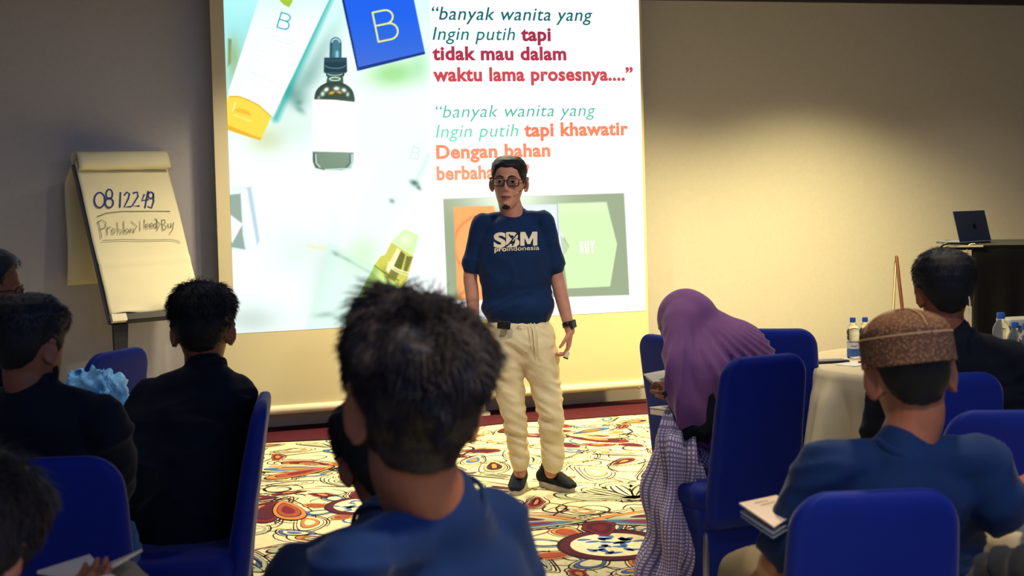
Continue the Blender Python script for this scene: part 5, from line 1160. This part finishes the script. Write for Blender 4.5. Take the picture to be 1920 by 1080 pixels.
# ================================================================= the speaker
def speaker():
    Dp = 7.36; k = Dp
    W = lambda px, py, dd=0.0: P(px, py, Dp + dd)
    hips = W(973, 640); J = {}
    J['shR'] = W(901, 418, .02); J['shL'] = W(1023, 412, .02)      # image left is the speaker's right hand side (he faces the camera)
    # the figure faces the camera: its own right arm is at image left
    ov = {'shR': Vector(W(901, 420)), 'elR': Vector(W(882, 515, .02)), 'wrR': Vector(W(890, 610, -.02)), 'shL': Vector(W(1022, 415)), 'elL': Vector(W(1044, 520, .02)), 'wrL': Vector(W(1069, 622, -.04)),
          'hipR': Vector(W(943, 650)), 'knR': Vector(W(965, 775, -.02)), 'anR': Vector(W(975, 885, 0)), 'hipL': Vector(W(1006, 650)), 'knL': Vector(W(1030, 770, -.03)), 'anL': Vector(W(1033, 885, 0)), 'keepz': True, 'bot': Vector(W(971, 584)), 'bot2': Vector(W(971, 572)),
          'hdL': W(1065, 665, -.05) - W(1070, 622, -.04), 'hnL': Vector((-.9, .1, 0)), 'hdR': W(905, 665, -.06) - W(890, 610, -.04), 'hnR': Vector((.7, .4, 0)), 'curl': .75}
    p = person('speaker with glasses in a navy T-shirt and cream trousers standing before the screen', (954, 343, 7.33), (962, 400, 7.37), byaw=176, hyaw=172, hpitch=3, hroll=-2, s=1.0, hips=hips, over=ov, shirt=M_NAVY, skin=M_SKIN3, legs='stand', face=1.0, vox=.0038, fold=.006, seed=31.0, seat_z=hips.z, tw=1.0, thick=.86, hs=1.10, hem=1.10, sh=(.17, .085), earbig=1.05, neck_r=.058)
    add_hair(p, 'hair', M_HAIR, base=.007, top=.006, zl=([0, .35, .7, .95, 1.2, 1.45, 1.6, 1.9, 2.2, 2.6, 3.2], [.066, .068, .056, .030, .012, -.008, .004, .006, -.045, -.078, -.088]), nstr=1500, slen=.014, sr=.0012, seed=33, lump=.002)
    hc, hR = p.hc, p.hR; Hh = lambda x, y, z: hc + hR @ (Vector((x, y, z)) * 1.10)
    for sd in (-1, 1):
        b = MB(); b.ell(Hh(sd * .031, .0765, .002), (.0112, .0112, .0078), hR, 20, 14); e = b.build('eyeball', M_EYEW, p.root, True)
        b = MB(); b.ell(Hh(sd * .0315, .0868, .001), (.0058, .0030, .0058), hR, 14, 8); b.build('iris', M_EYED, e, True)
        b = MB(); b.tube([Hh(sd * .018, .0895, .008), Hh(sd * .031, .0900, .012), Hh(sd * .045, .083, .005)], [.0022, .0034, .0022], n=8, side=Vector((0, 0, 1))); b.build('upper_eyelid', M_SKIN3, p.root, True)
        b = MB(); b.tube([Hh(sd * .012, .0985, .021), Hh(sd * .028, .0990, .0275), Hh(sd * .047, .088, .022)], [(.0020, .0035), (.0022, .0042), (.0015, .002)], n=8, side=Vector((0, 1, 0))); b.build('eyebrow', M_HAIR, p.root, True)
    b = MB(); b.tube([Hh(-.023, .088, -.0695), Hh(-.008, .099, -.066), Hh(0, .100, -.0675), Hh(.008, .099, -.066), Hh(.023, .088, -.0695)], [.0015, .0030, .0028, .0030, .0015], n=8); b.build('upper_lip', M_LIP, p.root, True)
    b = MB(); b.tube([Hh(-.021, .088, -.0720), Hh(0, .0995, -.0765), Hh(.021, .088, -.0720)], [.0015, .0040, .0015], n=8); b.build('lower_lip', M_LIP, p.root, True)
    b = MB(); b.ell(Hh(0, .076, -.117), (.022, .019, .010), hR, 18, 12); b.ell(Hh(0, .090, -.108), (.010, .008, .007), hR, 12, 8); me = remesh(b, .003, 2); displace(me, folds(.002, 60, 60, 60)); link('goatee', me, M_HAIR, p.root, True)
    # glasses are worn: a thing of their own
    g = empty('glasses', hc, 0, 'dark rectangular glasses worn by the speaker', 'glasses')
    for sd in (-1, 1):
        c = (sd * .034, .1035, -.002); fr = []
        for t in np.linspace(0, 2 * PI, 29)[:-1]:
            cx_, cz_ = math.cos(t), math.sin(t); x = .0265 * math.copysign(abs(cx_) ** .45, cx_); z = .0175 * math.copysign(abs(cz_) ** .45, cz_); fr.append((c[0] + x, c[1] - abs(c[0] + x) ** 2 * 2.0, c[2] + z))
        b = MB(); n = len(fr); rings = [[Hh(*q) + hR @ Vector((.0026 * math.cos(u), .0026 * math.sin(u), .0026 * math.sin(u + .8))) for u in [PI * i / 3 for i in range(6)]] for q in fr]; b.loft(rings + [rings[0]], cap=False); b.build('lens_rim', M_BLK, g, True)
        b = MB(); k0 = [Hh(*q) for q in fr]; cc = Hh(*c); cc2 = cc; b.add(k0 + [cc2], [(i, (i + 1) % n, n) for i in range(n)]); b.build('lens', mat('lens_glass', (250, 250, 250), .03, trans=1.0, ior=1.02), g, True)
        b = MB(); b.tube([Hh(sd * .060, .096, .010), Hh(sd * .074, .070, .010), Hh(sd * .080, .01, .006), Hh(sd * .082, -.02, -.004)], .0020, n=8); b.build('temple_arm', M_CASE if sd > 0 else M_BLK, g, True)
    b = MB(); b.tube([Hh(-.008, .1035, .004), Hh(0, .107, .006), Hh(.008, .1035, .004)], .0020, n=8); b.build('bridge', M_BLK, g, True)
    m_ = empty('headset_microphone', Hh(-.06, .06, -.04), 0, 'thin headset microphone beside the cheek of the speaker', 'microphone')
    b = MB(); b.tube([Hh(-.080, .0, .01), Hh(-.078, .03, -.02), Hh(-.066, .070, -.040), Hh(-.055, .088, -.048)], .0013, n=6); b.build('boom', M_BLK, m_, True)
    b = MB(); b.ell(Hh(-.054, .090, -.049), (.0045, .0045, .0045)); b.build('capsule', M_CASE, m_, True)
    # trousers
    b = MB(); J = p.J; w0 = W(974, 606); right = Vector((1, 0, 0))
    b.tube([W(971, 600), W(972, 614), W(974, 634), W(975, 652)], [(.150, .085), (.172, .105), (.186, .118), (.165, .115)], n=30, side=right)
    b.tube([W(942, 640), W(946, 680), W(955, 730), W(964, 780, -.02), W(971, 830), W(975, 868)], [(.092, .110), (.095, .108), (.080, .092), (.062, .078), (.054, .07), (.050, .066)], n=24, side=right)
    b.tube([W(1006, 640), W(1014, 680), W(1024, 730), W(1033, 780, -.02), W(1036, 830), W(1037, 868)], [(.095, .110), (.096, .108), (.080, .092), (.066, .080), (.062, .074), (.058, .070)], n=24, side=right)
    me = remesh(b, .008, 4)
    def fn(co, no):
        out = np.empty(len(co))
        for i, c in enumerate(co):
            px, py = proj(c); v = Vector((c[0] * 7, c[1] * 7, c[2] * 18 + c[0] * 10)); kf = .45 + .55 * math.exp(-((py - 790) / 45) ** 2) + .4 * math.exp(-((py - 655) / 30) ** 2)
            out[i] = .013 * kf * (.6 - abs(noise.noise(v)) * 2.4) + .003 * noise.noise(v * 2.5)
            if py > 862: out[i] *= .3
        return out
    displace(me, fn); tr = link('trousers', me, M_CREAM, p.root, True)
    b = MB(); b.tube([W(995, 606, -.125), W(997, 630, -.135), W(999, 648, -.13)], .003, n=6); b.build('drawstring', M_CREAM, tr, True)
    b = MB(); b.tube([W(1002, 606, -.122), W(1005, 640, -.135), W(1008, 668, -.125)], .003, n=6); b.build('drawstring', M_CREAM, tr, True)
    b = MB(); b.lathe([(.001, 0), (.008, 0), (.008, .003), (.001, .004)], (0, 0, 0), 12); bt = b.build('button', M_CASE, tr); 
    bt.matrix_parent_inverse = wm(tr).inverted(); bt.location = W(974, 610, -.118); bt.rotation_euler = (PI / 2, 0, 0)
    # shoes
    for (ax, ay, tx, ty) in ((972, 905, 962, 936), (1036, 905, 1092, 928)):
        a0 = PZ(ax, 905, .06); 
        hl_ = W(ax + 2, 905, .03); a0 = Vector((hl_.x, 7.40, 0)); tp = PZ(tx, ty, 0.0); 
        d = Vector((tp.x - a0.x, tp.y - a0.y, 0)); d = d.normalized(); L = .27 if tx > 1000 else .26; sd = Vector((0, 0, 1)).cross(d)
        g_ = lambda u, z, v=0: a0 + d * (u - .06) + sd * v + Vector((0, 0, z))
        sh_ = empty('shoe', a0, 0, 'black slip-on shoe with grey sole on the speaker\u2019s ' + ('left foot pointing right' if tx > 1000 else 'right foot pointing at the camera'), 'shoe', None)
        b = MB(); b.tube([g_(-.03, .055), g_(.02, .068), g_(.09, .060), g_(.16, .045), g_(.205, .035)], [(.034, .040), (.039, .050), (.044, .040), (.046, .028), (.036, .018)], n=18, side=sd)
        b.tube([g_(.02, .075), g_(.025, .12)], [(.038, .052), (.036, .046)], n=16, side=sd, sub=2)
        me = remesh(b, .006, 3); link('upper', me, M_SHOE, sh_, True)
        ol = []
        for t in [2 * PI * i / 28 for i in range(28)]: ol.append((.085 + .135 * math.cos(t), (.045 + .006 * math.cos(t)) * math.sin(t) * (1.0 if abs(math.cos(t)) < .9 else .95)))
        b = MB(); b.loft([[g_(u * 1.0, z, v * q) for u, v in ol] for z, q in ((.001, .9), (.006, 1.0), (.022, 1.02), (.032, .96))]); b.build('sole', M_SOLE, sh_, True)
    # belt pack, watch, remote
    t = empty('belt_pack', W(945, 608, -.14), 0, 'black wireless transmitter clipped to the speaker\u2019s waistband', 'transmitter')
    b = MB(); b.box((-.032, -.012, -.022), (.036, .012, .022), Matrix.Translation(W(944, 609, -.135)) @ Matrix.Rotation(.12, 4, 'Y')); b.build('pack_body', M_BLK, t, True, smooth=False, bevel=.006)
    wr = p.J['wrL']; el_ = p.J['elL']; ax = (wr - el_).normalized(); c0 = wr - ax * .038
    t = empty('wrist_watch', c0, 0, 'black square smart watch on the speaker\u2019s left wrist', 'watch'); b = MB(); a1 = ax.orthogonal().normalized(); a2 = ax.cross(a1)
    b.loft([[c0 + ax * u + (a1 * math.cos(v) + a2 * math.sin(v)) * rr_ for v in [2 * PI * i / 24 for i in range(24)]] for u, rr_ in ((-.012, .029), (-.012, .032), (.012, .032), (.012, .029))], cap=False); b.build('strap', M_BLK, t, True)
    fc = c0 + Vector((.022, -.022, .004)); M4 = Matrix.Translation(fc) @ Matrix.Rotation(.78, 4, 'Z') @ Matrix.Rotation(-.25, 4, 'Y')
    b = MB(); b.box((-.019, -.009, -.021), (.019, .009, .021), M4); b.build('watch_case', M_BLK, t, True, smooth=False, bevel=.004)
    b = MB(); b.box((-.015, -.0105, -.017), (.015, -.009, .017), M4); b.build('watch_face', M_LAPTOP, t, True, smooth=False)
    t = empty('remote', W(1067, 662, -.09), 0, 'small white and black presentation remote in the speaker\u2019s left hand', 'remote'); M4 = Matrix.Translation(W(1063, 664, -.075)) @ Matrix.Rotation(.35, 4, 'Y')
    b = MB(); b.box((-.012, -.010, -.022), (.012, .010, .016), M4); b.build('remote_body', M_CASE, t, True, smooth=False, bevel=.004)
    b = MB(); b.box((-.0135, -.011, -.024), (.0135, .011, -.016), M4); b.build('remote_end', M_BLK, t, True, smooth=False, bevel=.002)
    # shirt print, wrapped onto the chest
    M0 = wm(p.root); me_s = p.shirt.data; bv = BVHTree.FromPolygons([M0 @ v.co for v in me_s.vertices], [tuple(q.vertices) for q in me_s.polygons])
    def wrap(me, x0, x1, yb, cap, rise_, parent, name, m):
        co = np.empty(len(me.vertices) * 3, 'f'); me.vertices.foreach_get('co', co); co = co.reshape(-1, 3)
        wd = co[:, 0].max() - co[:, 0].min(); mnx = co[:, 0].min(); hh = .69; out = []
        for c in co:
            f = (c[0] - mnx) / wd; px = x0 + (x1 - x0) * f; py = yb - rise_ * f - c[1] / hh * cap
            r = ray(px, py); hit = bv.ray_cast(CAM, r.normalized()); q = hit[0] if hit[0] else W(px, py, -.13); out.append(q - r.normalized() * .004)
        me.vertices.foreach_set('co', np.array([tuple(q) for q in out], 'f').ravel()); me.update(); o = link(name, me, m, parent, True, False); return o
    def fine(me, n=1):
        bm = bmesh.new(); bm.from_mesh(me); bmesh.ops.subdivide_edges(bm, edges=[e for e in bm.edges if e.calc_length() > .08], cuts=2, use_grid_fill=True); bm.to_mesh(me); bm.free(); return me
    for ch_, x0, x1, yb in (('S', 925.5, 949, 463.5), ('B', 949, 974, 462.5), ('M', 975.5, 1007.5, 461)):
        if ch_ == 'M':
            me = bpy.data.meshes.new('m'); q = [(0, 0), (0, .69), (.28, .69), (.5, .30), (.72, .69), (1, .69), (1, 0), (.75, 0), (.75, .40), (.58, .08), (.42, .08), (.25, .40), (.25, 0)]
            me.from_pydata([(a, c, 0) for a, c in q], [], [tuple(range(13))]); bm = bmesh.new(); bm.from_mesh(me); bmesh.ops.triangulate(bm, faces=bm.faces); bm.to_mesh(me); bm.free()
        else: me, _ = text_mesh(ch_, .04, 0)
        wrap(fine(me), x0, x1, yb, 26, .8, p.shirt, 'shirt_print', M_PRINT)
    me, _ = text_mesh('pro', .028, 0, spacing=1.0); wrap(fine(me), 927, 950, 471.5, 8.5, .8, p.shirt, 'shirt_print', M_PRINT)
    me, _ = text_mesh('indonesia', .006, 0, spacing=1.02); wrap(fine(me), 951, 1011, 470.5, 8.5, 2.2, p.shirt, 'shirt_print', M_PRINT)
    # navy cut lines through the B like the small figure in the logo
    b = MB()
    for q in ([(955, 440), (962, 447), (968, 440), (975, 436)], [(962, 447), (956, 456), (950, 461)], [(965, 450), (961, 460)]):
        b.tube([CAM + ray(*c).normalized() * ((bv.ray_cast(CAM, ray(*c).normalized())[3] or 7.2) - .007) for c in q], .0035, n=6, sub=2)
    b.build('print_cutout', M_NAVY2, p.shirt, True)
    return p
SP = speaker()

# jeans leg glimpsed between the two left chairs, a dark knee at the lower right corner
J_ = person('person in black mostly outside the lower right corner', (2075, 935, 2.45), (2060, 1045, 2.45), byaw=30, hyaw=30, s=1.0, shirt=M_BLACK, skin=M_SKIN2, long=True, seed=41.0, over={'elL': P(1872, 1092, 2.70), 'wrL': P(1945, 1120, 2.95), 'shL': P(1985, 1082, 2.5)})
add_hair(J_, 'hair', M_HAIR, base=.014, top=.01, seed=42)
t = empty('hanging_jeans', P(235, 1010, 3.7).xy.to_3d(), 0, 'strip of light blue denim showing between the two left chairs', 'denim')
b = MB(); b.tube([P(236, 978, 3.72), P(240, 1005, 3.70), P(238, 1035, 3.68), P(228, 1080, 3.68), P(225, 1180, 3.7), Vector((P(225, 1180, 3.7).x, P(225, 1180, 3.7).y, .02))], [(.012, .02), (.030, .03), (.034, .04), (.04, .04), (.05, .05), (.05, .05)], n=14); me = remesh(b, .007, 3); displace(me, folds(.008, 20, 20, 16)); link('denim_leg', me, M_JEANS, t, True)
